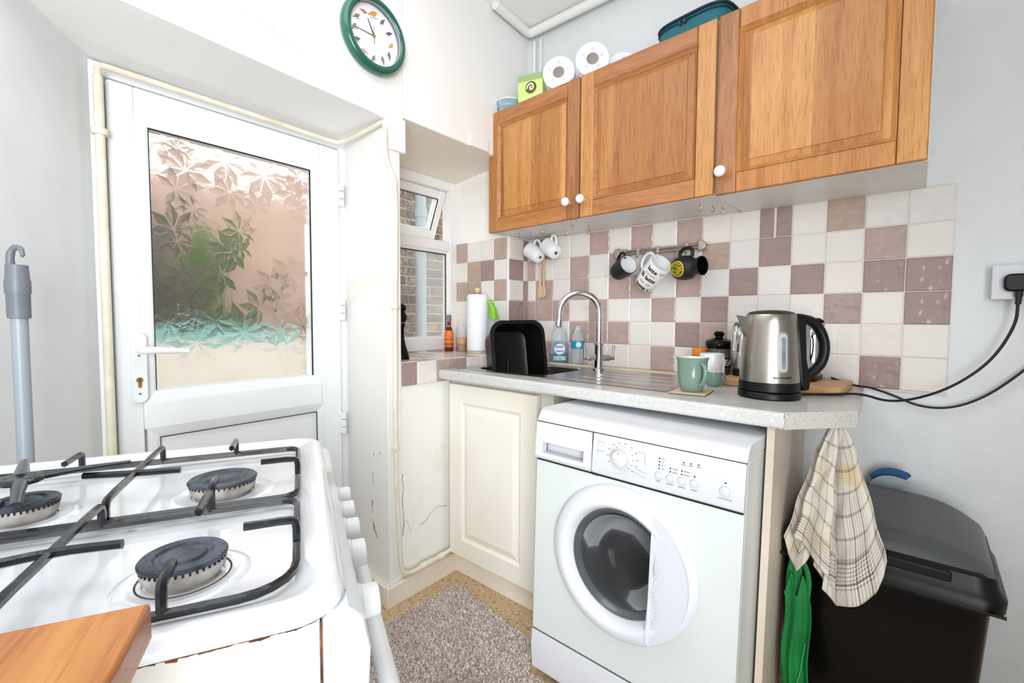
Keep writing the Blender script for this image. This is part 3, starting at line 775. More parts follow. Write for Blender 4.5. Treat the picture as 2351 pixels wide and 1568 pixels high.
def loft(k, rings, cap0=True, cap1=True):
    vr = [[k.bm.verts.new(p) for p in r_] for r_ in rings]; n_ = len(vr[0])
    for a, b in zip(vr, vr[1:]):
        for i in range(n_):
            j = (i+1) % n_; k.bm.faces.new((a[i], a[j], b[j], b[i]))
    if cap0: k.bm.faces.new(vr[0][::-1])
    if cap1: k.bm.faces.new(vr[-1])
    return vr
loft(k, [sring(.118, .09, 0), sring(.128, .10, .01), sring(.130, .102, .045), sring(.128, .10, .075), sring(.112, .085, .088)])
k.obj('fabric_shell', mat('teal_fabric', (30, 100, 112), .6, bump=.2, bscale=300), t_, smooth=60)
k = MB(); k.tube([p for p in sring(.131, .103, .078)], .0045, 8, closed=True); k.tube([p for p in sring(.131, .103, .064)], .0025, 8, closed=True)
z_o = k.obj('zip', mat('navy_piping', (20, 40, 52), .5), t_, smooth=60)
for q in (-.02, -.002):
    k = MB(); k.box(q-.004, q+.004, -.112, -.103, .052, .066); k.obj('zip_pull', mat('dark_pull', (60, 70, 84), .4, metal=.5), z_o)

# ------------------------------------------------------------------ clock
t_ = thing('wall_clock', 'round wall clock with a dark green rim and bird pictures', 'clock', DW(0.001, -.943, 2.115), 0)
t_.rotation_euler = (Matrix.Rotation(SKA, 3, 'Z') @ Matrix(((0, 0, 1), (1, 0, 0), (0, 1, 0)))).to_euler()  # local z = out, x = along, y = up
k = MB(); k.lathe([(.118, 0), (.127, .006), (.130, .022), (.124, .036), (.114, .041), (.105, .036), (.103, .020)], 64, cap=False); k.obj('rim', CLOCKG, t_, smooth=60)
k = MB(); k.lathe([(0, .014), (.104, .014)], 64, cap=False); k.lathe([(.118, .0), (0, .0)], 64, cap=False); dial = k.obj('dial', DIAL, t_)
k = MB(); k.lathe([(.1035, .014), (.1035, .036)], 64, cap=False); k.obj('inner_ring', mat('clock_inner_grey', (150, 146, 156), .4), t_, smooth=60)
bcols = [(206, 150, 70), (112, 108, 120), (96, 98, 110), (176, 170, 90), (112, 110, 104), (128, 124, 122), (144, 130, 128), (186, 160, 154), (104, 108, 118), (138, 138, 110), (150, 112, 104), (196, 118, 92)]
for i in range(12):
    a = math.pi/2-(i+.0)*math.pi/6; cx, cy = .076*math.cos(a), .076*math.sin(a)
    k = MB(); s_ = .92 if i else 1.25; fl = -1 if i in (1, 2, 4, 5) else 1
    ang = (.2, 1.2, .8, .5, -1.1, -1.0, .7, 2.5, .0, .7, .3, -.3)[i]
    Mx = T(Vector((cx, cy, .0145))) @ RZ(ang) @ Matrix.Scale(s_, 4)
    body = [(-.013*fl, .000), (-.006*fl, .006), (.002*fl, .008), (.007*fl, .0075), (.0105*fl, .0085), (.0125*fl, .006), (.015*fl, .0045), (.011*fl, .003), (.008*fl, -.003), (.002*fl, -.007), (-.006*fl, -.005), (-.018*fl, -.006), (-.019*fl, -.003)]
    k.prism(body, 0, .0004, 'z', Mx)
    k.obj('bird', mat('bird_%s' % ('abcdefghijkl'[i]), bcols[i], .6), dial)
    if i in (0, 4, 6, 8, 9, 10):
        k = MB(); k.box(-.012, .012, -.0105, -.0095, 0, .0004, Mx); k.obj('twig', INK, dial)
def hand(name, ang, L, w, back):
    k = MB(); k.prism([(-w, -back), (w, -back), (w*.6, L), (-w*.6, L)], .018, .019, 'z', RZ(-ang)); k.obj(name, INK, t_)
hand('hour_hand', math.radians(-28), .055, .0022, .004)
hand('minute_hand', math.radians(-92), .076, .0016, .004)
hand('second_hand', math.radians(-2), .036, .0007, .028)
k = MB(); k.lathe([(.005, .014), (.005, .021), (0, .022)], 16); k.obj('hub', BRASS, t_)

# ------------------------------------------------------------------ worktop with the sink cut-out
ZT, ZBt = .903, .862
m = MB()
bx0, bx1, by0, by1 = .150, .530, -.515, -.185
def q(pts): m.prism(pts, ZBt, ZT)
fy = lambda x: -.615 - (x-.06)*(.653-.615)/(1.353-.06)
q([(.062, fy(.062)), (bx0, fy(bx0)), (bx0, -.004), (.030, -.004)])
q([(bx0, fy(bx0)), (bx1, fy(bx1)), (bx1, by0), (bx0, by0)])
q([(bx0, by1), (bx1, by1), (bx1, -.004), (bx0, -.004)])
q([(bx1, fy(bx1)), (1.353, -.653), (1.478, -.50), (1.452, -.004), (bx1, -.004)])
bmesh.ops.remove_doubles(m.bm, verts=m.bm.verts, dist=.0005)
# drop the inner seams
seen = {}
for f in list(m.bm.faces):
    key = frozenset(v.index for v in f.verts)
bmesh.ops.recalc_face_normals(m.bm, faces=m.bm.faces)
wt = tag(m.obj('worktop', WORKTOP), 'pale grey speckled laminate worktop over the cupboard and washing machine', 'worktop')
k = MB(); k.tube([(.062, fy(.062)-.0005, ZT-.010), (1.353, -.6535, ZT-.010)], .010, 12); k.tube([(.062, fy(.062)-.0005, ZBt+.010), (1.353, -.6535, ZBt+.010)], .010, 12)
k.box(0, 1.2936, -.0105, .002, ZBt+.010, ZT-.010, T(Vector((.062, fy(.062), 0))) @ RZ(math.atan2(-.038, 1.291)))
k.obj('rolled_front_edge', WORKTOP, wt, smooth=40)
k = MB(); d_ = Vector((1.478-1.353, -.50+.653, 0)); L_ = d_.length; k.box(0.000, L_, -.0015, .001, ZBt, ZT, T(Vector((1.353, -.6535, 0))) @ RZ(math.atan2(d_.y, d_.x)))
k.obj('edging_strip', speckle('edge_laminate', (204, 200, 194), [((182, 178, 172), 150, .6), ((150, 146, 142), 260, .66)], .4), wt)

# sink
t_ = thing('sink', 'stainless steel sink bowl with a ribbed draining board', 'sink', (0, 0, 0))
k = MB()
sx0, sx1, sy0, sy1 = .095, 1.035, -.560, -.130
zt_ = ZT+.003
def quad(a): k.poly(a)
# deck around the bowl as a fan of quads between rounded rings
def rr(x0, x1, y0, y1, r_, z, n_=6):
    out = []
    for cx, cy, a0 in ((x1-r_, y1-r_, 0), (x0+r_, y1-r_, 90), (x0+r_, y0+r_, 180), (x1-r_, y0+r_, 270)):
        for i in range(n_+1):
            a = math.radians(a0+90*i/n_); out.append(Vector((cx+r_*math.cos(a), cy+r_*math.sin(a), z)))
    return out
loft(k, [rr(bx0-.030, bx1+.020, sy0, sy1, .002, zt_-.006), rr(bx0-.028, bx1+.018, sy0+.004, sy1-.004, .002, zt_), rr(bx0+.004, bx1-.004, by0+.004, by1-.004, .06, zt_), rr(bx0+.010, bx1-.010, by0+.010, by1-.010, .055, zt_-.008),
         rr(bx0+.018, bx1-.018, by0+.018, by1-.018, .05, zt_-.13), rr(bx0+.035, bx1-.035, by0+.035, by1-.035, .045, zt_-.15)], False, True)
k.obj('bowl', SINK, t_, smooth=50, recalc=False)
k = MB(); k.lathe([(.038, 0), (.034, .002), (.02, .0), (0, 0)], 24, T(Vector((.34, -.35, zt_-.149)))); k.obj('plug_hole', CHROME, t_)
k = MB(); n_ = 60
def dr(u, v):
    x = bx1+.018+(sx1-bx1-.018)*u; y = sy0+(sy1-sy0)*v
    rib = 0
    if .12 < u < .95 and .08 < v < .80:
        rib = -.0035*max(0, math.sin((v-.08)/.72*math.pi*7))**2*min(1, (u-.12)*12, (.95-u)*12)
    edge = -.006 if (v in (0, 1) or u == 1) else 0
    return Vector((x, y, zt_+rib-.0015*math.sin(math.pi*u)*math.sin(math.pi*v)+edge))
k.grid(dr, 26, 90); k.obj('draining_board', SINK, t_, smooth=60)
k = MB(); k.box(.098, bx0-.028, sy0, sy1, ZT, zt_); k.obj('rim', SINK, t_)
k = MB(); k.box(.26, 1.04, -.112, -.100, ZT, ZT+.008); tag(k.obj('wooden_batten', mat('pale_batten', (222, 200, 168), .6)), 'thin pale wooden strip lying behind the sink', 'strip')

# tap
t_ = thing('mixer_tap', 'tall chrome mixer tap with a swan neck spout', 'tap', (.574, -.190, zt_), math.radians(41.4))
k = MB(); k.lathe([(.026, 0), (.026, .006), (.019, .010), (.018, .10), (.0195, .104), (.0195, .112), (.012, .118)], 28); k.obj('body', CHROME, t_, smooth=40)
k = MB(); rad = .083; zc = .238
pts = [(0, 0, .11), (0, 0, .2), (0, 0, zc)]+[(-rad+rad*math.cos(a), 0, zc+rad*math.sin(a)) for a in [i*math.pi/14 for i in range(1, 15)]]+[(-2*rad+.000, 0, zc-.02), (-2*rad-.003, 0, zc-.045)]
k.tube(pts, .0130, 16, upv=(0, 1, 0)); k.obj('spout', CHROME, t_, smooth=60)
k = MB(); k.tube([(-2*rad-.001, 0, zc-.028), (-2*rad-.0045, 0, zc-.055)], .0145, 16, upv=(0, 1, 0)); k.obj('nozzle', CHROME, t_, smooth=40)
for s_ in (-1, 1):
    k = MB(); k.tube([(s_*.014, 0, .050), (s_*.045, 0, .050)], .0125, 16); k.tube([(s_*.045, 0, .050), (s_*.064, 0, .050)], .009, 16)
    k.obj('side_arm', CHROME, t_, smooth=40)
    k = MB(); k.tube([(s_*.058, 0, .050), (s_*.060, 0, .075), (s_*.062, -.002, .102)], [.0045, .005, .006], 10, upv=(0, 1, 0)); k.obj('lever', CHROME, t_, smooth=60)

# washing up bowl tipped on its side in the sink
bo = thing('washing_up_bowl', 'black rectangular washing-up bowl tipped on its side in the sink', 'bowl', (.328, -.410, .897))
nrm = Vector((.88, -.42, .16)).normalized()          # direction the opening faces
tz = Vector((-.10, .06, 1)); tx = tz.cross(nrm).normalized() * -1
tx = nrm.cross(Vector((.02, .04, 1))).normalized(); tz = tx.cross(nrm).normalized() * 1
if tz.z < 0: tz = -tz
Mx = Matrix((tx, tz, nrm)).transposed().to_4x4()
Mx = Mx @ RZ(math.radians(-4))
hw, hh, dp = .116, .148, .150
k = MB()
def rrc(hw_, hh_, r_, z, n_=6):
    return [Vector((p.x, p.y, z)) for p in rr(-hw_, hw_, -hh_, hh_, r_, 0, n_)]
loft(k, [rrc(hw*.80, hh*.84, .04, -dp), rrc(hw*.84, hh*.87, .045, -dp+.008), rrc(hw*.95, hh*.96, .05, -.012), rrc(hw*1.07, hh*1.05, .055, -.008), rrc(hw*1.08, hh*1.06, .056, .0), rrc(hw*.95, hh*.96, .05, .001), rrc(hw*.93, hh*.945, .048, -.010), rrc(hw*.82, hh*.85, .04, -dp+.012), rrc(hw*.70, hh*.75, .03, -dp+.006)])
o = k.obj('bowl_shell', BLACKP, bo, smooth=45); o.matrix_local = T(Vector((0, 0, .060))) @ Mx
for xx in (-.0,):
    k = MB(); k.tube([(xx, -.13, -dp+.012), (xx+.002, -.04, -dp+.012), (xx-.003, .0, -dp+.014)], .006, 8); o = k.obj('base_ridge', BLACKG, bo, smooth=60); o.matrix_local = T(Vector((0, 0, .060))) @ Mx

# bottles by the wall
t_ = thing('washing_up_liquid', 'clear squeezy bottle with blue liquid and a teal cap beside the bowl', 'bottle', (.276, -.060, ZT+.000), math.radians(42))
k = MB(); k.lathe([(.040, 0), (.044, .006), (.043, .05), (.036, .10), (.041, .128), (.036, .152), (.014, .168), (.012, .176)], 32, sy=.62); k.obj('bottle', PLASTICCLEAR, t_, smooth=60)
k = MB(); k.lathe([(.038, .003), (.042, .008), (.0415, .045), (.0415, .050)], 32, sy=.60); k.obj('blue_liquid', mat('blue_liquid', (10, 60, 140), .15), t_, smooth=60)
k = MB(); k.lathe([(.014, .174), (.014, .186), (.010, .190), (.012, .198), (.008, .205), (0, .206)], 24); k.obj('cap', mat('teal_cap', (60, 160, 172), .35), t_, smooth=60)
def front_disc(k, cx, cz, r_, y, n_=28, sy=1):
    k.bm.faces.new([k.bm.verts.new((cx+r_*math.cos(2*math.pi*i/n_), y-.0+abs(r_*math.cos(2*math.pi*i/n_))**2*5, cz+r_*math.sin(2*math.pi*i/n_)*sy)) for i in range(n_)])
k = MB(); k.prism([(-.030, .018), (.030, .018), (.030, .038), (-.030, .038)], -.0285, -.0275, 'y'); k.obj('lower_label', mat('white_blue_label', (190, 214, 236), .4, rgb2=(120, 190, 120), vscale=60), t_)
k = MB(); k.lathe([(.0, 0), (.033, 0)], 28, T(Vector((0, -.0290, .074))) @ RX(math.pi/2), cap=False); lb = k.obj('round_label', mat('blue_label', (50, 110, 180), .4, rgb2=(96, 168, 196), vscale=50), t_)
k = MB(); k.lathe([(.0, 0), (.025, 0)], 28, T(Vector((0, -.0296, .072))) @ RX(math.pi/2), cap=False); k.obj('white_disc', mat('white_label', (226, 232, 242), .4), lb)
k = MB(); [k.box(x_, x_+.0055, -.0304, -.030, .077, .087) for x_ in (-.018, -.011, -.004, .003, .010)]; k.obj('red_lettering', mat('red_print', (196, 60, 84), .4), lb)
k = MB(); [k.box(x_, x_+.005, -.0304, -.030, .058, .065) for x_ in (-.016, -.009, -.002, .005, .012)]; k.obj('blue_lettering', mat('navy_print', (60, 80, 150), .4), lb)
t_ = thing('water_bottle', 'clear plastic water bottle with a blue label, no cap, behind the tap', 'bottle', (.375, -.050, ZT), math.radians(42))
k = MB(); k.lathe([(.026, 0), (.029, .005), (.028, .03), (.0295, .05), (.0285, .07), (.030, .09), (.030, .115), (.028, .130), (.016, .160), (.012, .168), (.012, .182), (.0105, .182), (.0105, .168), (.026, .13), (.027, .01), (0, .008)], 32); k.obj('bottle', PLASTICCLEAR, t_, smooth=60)
k = MB(); k.lathe([(.0308, .078), (.0312, .113)], 32, cap=False); w_ = k.obj('label_band', mat('water_label_blue', (40, 140, 186), .4), t_, smooth=60)
k = MB(); k.lathe([(.0, 0), (.013, 0)], 20, T(Vector((0, -.0322, .096))) @ RX(math.pi/2), cap=False); k.obj('label_disc', mat('pale_disc', (206, 226, 224), .4), w_)
k = MB(); k.lathe([(.0135, .166), (.0135, .170)], 20); k.obj('neck_ring', mat('neck_white', (220, 220, 226), .4), t_)

# green mug on a coaster, cups, canister
def mug(parent, mo, mi, rb, rt_, h, flare=.0, handle=(1, 0), hs=1.0, seg=40, band=None):
    k = MB()
    k.lathe([(rb*.86, 0), (rb, .003), (rb+(rt_-rb)*.50, h*.20), (rb+(rt_-rb)*.85, h*.5), (rt_*.985, h*.88), (rt_+flare, h), (rt_+flare-.003, h+.001)], seg, open_top=True)
    k.obj('cup_body', mo, parent, smooth=60)
    k = MB(); k.lathe([(rt_+flare-.0028, h+.0012), (rt_*.94, h*.9), (rb+(rt_-rb)*.5-.004, h*.45), (rb-.005, .008), (0, .0075)], seg, cap=False); k.obj('cup_inside', mi, parent, smooth=60, recalc=False)
    k = MB(); rr0 = rt_*.93
    pts = [(rr0-.004, 0, h*.80), (rr0+.014*hs, 0, h*.86), (rr0+.028*hs, 0, h*.74), (rr0+.028*hs, 0, h*.50), (rr0+.014*hs, 0, h*.28), (rb+.004, 0, h*.20)]
    k.tube(pts, .0055, 12, flat=1.0, smooth=2, upv=(0, 1, 0)); o = k.obj('handle', mo, parent, smooth=60)
    return o
CERIN = mat('cream_glaze', (240, 236, 226), .15, coat=.3)
t_ = thing('coaster', 'square pale wooden coaster under the green mug', 'coaster', (1.078, -.498, ZT), math.radians(8))
k = MB(); k.box(-.050, .050, -.068, .055, 0, .0045); k.obj('coaster_board', mat('coaster_wood', (222, 200, 166), .6), t_, bevel=.001)
k = MB(); k.box(-.0505, .0505, -.0685, .0555, 0.0002, .003); k.obj('dark_edge', mat('coaster_edge', (96, 78, 62), .7), t_)
t_ = thing('green_mug', 'sage green mug with white inside standing on the coaster', 'mug', (1.080, -.506, ZT+.0046), math.radians(41.4))
o = mug(t_, CERG, CERIN, .031, .043, .100, .003)
o.rotation_euler = (0, 0, math.radians(-80))
t_ = thing('green_espresso_cup', 'small sage green cup holding a spoon, behind the green mug', 'cup', (1.082, -.330, ZT), math.radians(41.4))
mug(t_, CERG, CERIN, .016, .028, .048, 0, hs=.45)
t_ = thing('teaspoon', 'steel teaspoon leaning in the small green cup', 'spoon', (1.082, -.330, ZT+.010), math.radians(41.4))
k = MB(); k.tube([(-.008, 0, .002), (.008, 0, .032), (.036, 0, .088)], [.0022, .0022, .0032], 8, flat=.6); k.obj('handle', NICKEL, t_, smooth=60)
k = MB(); k.lathe([(0, -.004), (.007, -.001), (.009, .003)], 16, T(Vector((-.011, 0, -.002))) @ RY(-.4), sy=.6); k.obj('spoon_bowl', NICKEL, t_, smooth=60)
t_ = thing('white_cup', 'tall white cup behind the green mug, brown inside', 'cup', (1.040, -.215, ZT), 0)
mug(t_, CERW, CERW, .030, .041, .098, 0, hs=.0)
t_.children[2].hide_render = False
t_ = thing('orange_pot', 'small orange pot half hidden behind the white cup', 'pot', (.965, -.125, ZT), 0)
k = MB(); k.lathe([(.022, 0), (.025, .004), (.025, .085), (.026, .085), (.026, .108), (.023, .110), (0, .110)], 28); k.obj('pot_body', mat('orange_plastic', (232, 134, 40), .35), t_, smooth=50)
k = MB(); k.lathe([(.0265, .080), (.0265, .084)], 28, cap=False); k.obj('lid_seam', mat('dark_orange', (180, 90, 20), .4), t_)
t_ = thing('tea_canister', 'glass canister with a black knobbed lid lettered TEA, behind the cups', 'canister', (1.018, -.075, ZT), math.radians(56))
k = MB(); k.lathe([(.040, 0), (.043, .004), (.043, .105), (.040, .112)], 36); k.obj('jar', mat('tea_brown_glass', (112, 100, 92), .2, rgb2=(84, 72, 64), vscale=60), t_, smooth=50)
k = MB(); k.lathe([(.044, .110), (.047, .114), (.047, .134), (.042, .139), (.022, .146), (.013, .150), (.013, .154), (.018, .158), (.019, .166), (.014, .172), (0, .173)], 36); k.obj('lid', BLACKG, t_, smooth=45)
k = MB(); k.lathe([(.0434, .040), (.0434, .075)], 36, cap=False); k.obj('black_band', BLACKM, t_, smooth=60)
rC = .0438
text('lettering', 'TEA', .030, mat('white_print', (240, 240, 240), .5), t_, T(Vector((0, 0, .058))), bend=lambda u, v, w: Vector(((rC+w)*math.sin(u/rC), -(rC+w)*math.cos(u/rC), v)), bold=.0008)

# chopping board, toaster, kettle
t_ = thing('chopping_board', 'thick pale wooden chopping board under the toaster, behind the kettle', 'board', (0, 0, ZT))
k = MB()
k.prism([(p.x, p.y) for p in rr(-.170, .170, -.125, .125, .035, 0)], 0, .026, 'z', T(Vector((1.256, -.165, 0))) @ RZ(-.02)); k.obj('board', BAMBOO, t_, bevel=.006, seg=3)
t_ = thing('toaster', 'shiny chrome toaster with black end trims behind the kettle', 'toaster', (1.224, -.135, ZT+.026), -.03)
k = MB()
def tring(hx, hy, z, e=5): return [Vector((p.x, p.y, z)) for p in sring(hx, hy, 0, 40, e)]
loft(k, [tring(.118, .078, .018), tring(.122, .082, .03), tring(.120, .080, .11), tring(.114, .072, .165), tring(.10, .056, .190), tring(.085, .042, .195)])
k.obj('casing', CHROME, t_, smooth=50)
k = MB(); loft(k, [tring(.124, .084, .0), tring(.126, .086, .006), tring(.124, .084, .022), tring(.116, .076, .024)]); k.obj('base', BLACKP, t_, smooth=50)
for s_ in (-1, 1):
    k = MB(); loft(k, [[Vector((s_*(x_), p.x*.92, p.y+.10)) for p in sring(.074*w_, .088*w_, 0, 30, 3.2)] for x_, w_ in ((.108, 1.02), (.120, 1.0), (.127, .93), (.130, .80))]); k.obj('end_trim', CHROME, t_, smooth=45)
    k = MB(); k.box(-.085, .085, s_*.022-.008, s_*.022+.008, .1952, .1962); k.obj('slot', BLACKM, t_)
k = MB(); k.box(.128, .138, -.012, .012, .09, .105); k.obj('lever', BLACKP, t_, smooth=60)

KR = math.radians(41.4)
t_ = thing('kettle', 'brushed steel electric kettle with a black handle and base', 'kettle', (1.268, -.430, ZT), KR-.05)
k = MB(); k.lathe([(.076, 0), (.079, .003), (.079, .016), (.077, .019)], 56); k.obj('power_base', BLACKP, t_, smooth=40)
k = MB(); k.lathe([(.075, .0205), (.0775, .023), (.0768, .046), (.0755, .047)], 56); k.obj('lower_ring', BLACKP, t_, smooth=40)
k = MB(); k.lathe([(.0762, .047), (.0762, .050), (.0745, .085), (.0705, .150), (.0660, .205), (.063, .228), (.061, .232), (.058, .233)], 64); ks = k.obj('steel_body', STEEL, t_, smooth=40)
k = MB(); k.lathe([(.0595, .232), (.056, .238), (.035, .243), (0, .245)], 48); k.obj('lid', mat('dark_lid', (62, 58, 56), .3, metal=.4), t_, smooth=60)
k = MB()
loft(k, [[Vector(p) for p in ring_] for ring_ in (
    [(-.060, -.022, .222), (-.090, -.006, .229), (-.096, 0, .230), (-.090, .006, .229), (-.060, .022, .222), (-.058, 0, .215)],
    [(-.062, -.022, .196), (-.080, -.008, .204), (-.083, 0, .206), (-.080, .008, .204), (-.062, .022, .196), (-.060, 0, .19)],
    [(-.066, -.010, .166), (-.072, -.005, .170), (-.073, 0, .171), (-.072, .005, .170), (-.066, .010, .166), (-.065, 0, .165)])])
k.obj('spout', STEEL, t_, smooth=50)
k = MB(); k.tube([(.055, 0, .222), (.082, 0, .222), (.118, 0, .212), (.140, 0, .180), (.150, 0, .14), (.142, 0, .095), (.115, 0, .068), (.096, 0, .056)], [.013]*40, 14, flat=1.25, smooth=2, upv=(0, 1, 0)); kh = k.obj('handle', BLACKP, t_, smooth=60)
k = MB(); k.prism([(.060, .228), (.088, .226), (.094, .11), (.106, .045), (.104, .022), (.084, .018), (.078, .05), (.068, .15)], -.016, .016, 'y'); k.obj('handle_mount', BLACKP, t_, bevel=.005, seg=3)
k = MB(); k.box(.122, .140, -.010, .010, .212, .220, T(Vector((.131, 0, .214))) @ RY(.6) @ T(Vector((-.131, 0, -.214)))); k.obj('switch', BLACKP, kh, bevel=.003)
# water window, following the body
def onbody(u, z_, out):
    rb = .0745+(z_-.085)*(-.0040/.065) if z_ < .15 else .0705+(z_-.15)*(-.0045/.055)
    rb += out; return Vector((rb*math.sin(u/rb), -rb*math.cos(u/rb), z_))
def gauge(name, hw_, z0, z1, out, m_):
    k = MB(); n_ = 9; pts = []
    for i in range(n_+1):
        a = math.pi*i/n_; pts.append((hw_*math.cos(a), z1+hw_*math.sin(a)))
    for i in range(n_+1):
        a = math.pi+math.pi*i/n_; pts.append((hw_*math.cos(a), z0+hw_*math.sin(a)))
    lo = [k.bm.verts.new(onbody(u, z_, 0)) for u, z_ in pts]; hi = [k.bm.verts.new(onbody(u, z_, out)) for u, z_ in pts]
    L = len(pts)
    for i in range(n_):
        j = L-1-i
        k.bm.faces.new((hi[i], hi[i+1], hi[j-1], hi[j]))
    k.bm.faces.new((hi[n_], hi[n_+1], hi[n_+1]) if False else (hi[0], hi[L-1], lo[L-1], lo[0]))
    for i in range(L-1): k.bm.faces.new((lo[i], lo[i+1], hi[i+1], hi[i]))
    return k.obj(name, m_, ks)
gauge('gauge_surround', .0145, .088, .172, .0016, NICKEL)
gauge('water_gauge', .0095, .088, .172, .0026, mat('gauge_plastic', (176, 184, 190), .2))
gauge('water_level', .0050, .090, .165, .0034, mat('gauge_dark', (104, 112, 118), .15, rgb2=(150, 158, 162), vscale=22))
text('lettering', 'BLAUPUNKT', .0075, INK, ks, None, bend=lambda u, v, w: onbody(u+.001, v+.0555, w+.0008) if False else Vector(((.0764+w)*math.sin((u+.002)/.0764), -(.0764+w)*math.cos((u+.002)/.0764), v+.062)), bold=.0001)
k = MB(); k.lathe([(.0028, 0), (.0028, .0004)], 14, T(Vector(((.0764)*math.sin(-.022/.0764), -(.0764)*math.cos(-.022/.0764), .062))) @ RX(math.pi/2)); k.obj('blue_dot', mat('blue_dot', (30, 80, 170), .4), ks)

# ------------------------------------------------------------------ on the window sill
SZ = .9465
t_ = thing('kitchen_roll', 'tall white kitchen roll on a wooden stand on the window sill', 'paper roll', (*DW(-.137, -.236, 0).xy, SZ), 0)
k = MB(); k.lathe([(.045, 0), (.052, .0), (.052, .008), (.045, .010)], 32); k.obj('stand_base', mat('stand_wood', (222, 196, 156), .5), t_, smooth=40)
k = MB(); k.lathe([(.012, .011), (.051, .011), (.0525, .016), (.0525, .283), (.048, .290), (.012, .290)], 44); k.obj('paper', PAPER, t_, smooth=45)
k = MB(); k.lathe([(.0, .2905), (.026, .2905), (.026, .2925)], 24); k.obj('core_end', CARD, t_)
k = MB(); k.lathe([(.005, .290), (.005, .298), (.012, .304), (.0145, .314), (.010, .324), (0, .327)], 20); k.obj('wooden_knob', mat('knob_wood', (224, 200, 160), .4), t_, smooth=60)
t_ = thing('spray_bottle', 'clear spray bottle with a lime green trigger top beside the kitchen roll', 'bottle', (-.012, -.222, SZ), math.radians(41))
k = MB(); k.lathe([(.027, 0), (.030, .006), (.030, .150), (.026, .166), (.012, .176)], 28, sy=.6); k.obj('bottle', PLASTICCLEAR, t_, smooth=50)
k = MB(); k.box(-.020, .020, -.0195, -.0185, .02, .085); k.obj('label', mat('green_white_label', (226, 232, 220), .4, rgb2=(176, 176, 90), vscale=30), t_)
k = MB(); k.tube([(.006, 0, .170), (.004, 0, .205), (-.006, 0, .240), (-.022, 0, .258)], [.024, .018, .014, .012], 12, flat=.8, smooth=1, upv=(0, 1, 0)); k.obj('trigger_head', mat('lime_plastic', (128, 200, 40), .35), t_, smooth=60)
t_ = thing('sauce_bottle', 'slim sauce bottle with an orange label and grey cap, left of the kitchen roll', 'bottle', (*DW(-.315, -.262, 0).xy, SZ), 0)
k = MB(); k.lathe([(.022, 0), (.0235, .004), (.0235, .085), (.020, .105), (.011, .130), (.0095, .168)], 28); k.obj('bottle', mat('dark_sauce_glass', (90, 42, 22), .12), t_, smooth=50)
k = MB(); k.lathe([(.0241, .022), (.0241, .095), (.0205, .108)], 28, cap=False); k.obj('label', mat('orange_label', (226, 104, 34), .5, rgb2=(236, 130, 60), vscale=60), t_, smooth=60)
k = MB(); [k.lathe([(.0244, z_), (.0244, z_+.003)], 28, cap=False) for z_ in (.03, .037, .06)]; k.obj('label_lines', mat('label_dark', (70, 20, 14), .5), t_)
k = MB(); k.lathe([(.0120, .162), (.0125, .164), (.0125, .188), (0, .189)], 24); k.obj('cap', mat('grey_cap', (120, 122, 118), .4), t_, smooth=50)
k = MB(); k.lathe([(.0135, .118), (.0100, .140), (.0100, .160)], 24, cap=False); k.obj('neck_foil', mat('tan_foil', (178, 132, 84), .4), t_, smooth=60)
t_ = thing('stock_jar', 'small clear jar with orange and brown contents beside the sauce bottle', 'jar', (*DW(-.27, -.215, 0).xy, SZ), 0)
k = MB(); k.lathe([(.025, 0), (.027, .004), (.027, .068)], 28); k.obj('contents', mat('brown_contents', (150, 84, 52), .5, rgb2=(200, 130, 70), vscale=30, stretch=(.2, .2, 1.4)), t_, smooth=50)
k = MB(); k.lathe([(.0275, 0), (.0275, .085), (.024, .100), (.0235, .13)], 28, cap=False); k.obj('glass', PLASTICCLEAR, t_, smooth=50)
k = MB(); k.lathe([(.0278, .040), (.0278, .066)], 28, cap=False); k.obj('label', mat('tan_label', (216, 156, 92), .5), t_, smooth=60)
t_ = thing('pepper_mill', 'black turned pepper mill half hidden by the pier on the sill', 'pepper mill', (*DW(-.12, -.727, 0).xy, SZ), 0)
k = MB(); k.lathe([(.036, 0), (.036, .006), (.030, .03), (.020, .06), (.015, .09), (.014, .13), (.018, .14), (.020, .150)], 28); k.obj('mill_body', BLACKG, t_, smooth=50)
k = MB(); k.lathe([(.018, .152), (.026, .165), (.028, .180), (.020, .195), (.018, .200), (.024, .208), (.024, .220), (.012, .232), (0, .234)], 28); k.obj('mill_head', BLACKG, t_, smooth=50)

# ------------------------------------------------------------------ mugs on the rail and hooks
t_ = thing('hanging_rail', 'satin metal utensil rail with hooks fixed to the tiles', 'rail', (0, 0, 0))
zr = 1.412
k = MB()
pr_ = [(.575, -.034, zr-.004), (.935, -.034, zr-.002)]
k.tube([(.575, -.034, zr+.000), (.925, -.034, zr-.001)], .0048, 10); k.tube([(.575, -.034, zr-.013), (.925, -.034, zr-.014)], .0048, 10); k.obj('bars', NICKEL, t_, smooth=60)
for x_, sg in ((.572, -1), (.928, 1)):
    k = MB()
    pts = [(x_, zr-.026), (x_, zr+.014)]
    pts = [(x_+sg*.020*math.sin(a), zr-.006+.020*math.cos(a)) for a in [i*math.pi/10 for i in range(11)]]
    pts += [(x_-sg*.008, zr-.026), (x_-sg*.008, zr+.014)]
    k.prism(pts, -.044, -.007, 'y'); k.obj('end_bracket', NICKEL, t_, bevel=.002)
for x_ in (.592, .604, .668, .755, .875):
    k = MB(); k.box(x_-.0055, x_+.0055, -.042, -.026, zr-.018, zr+.008); k.tube([(x_, -.040, zr-.016), (x_, -.041, zr-.030), (x_, -.052, zr-.036), (x_, -.060, zr-.028)], .0022, 8, smooth=1); k.obj('rail_hook', NICKEL, t_, bevel=.0)
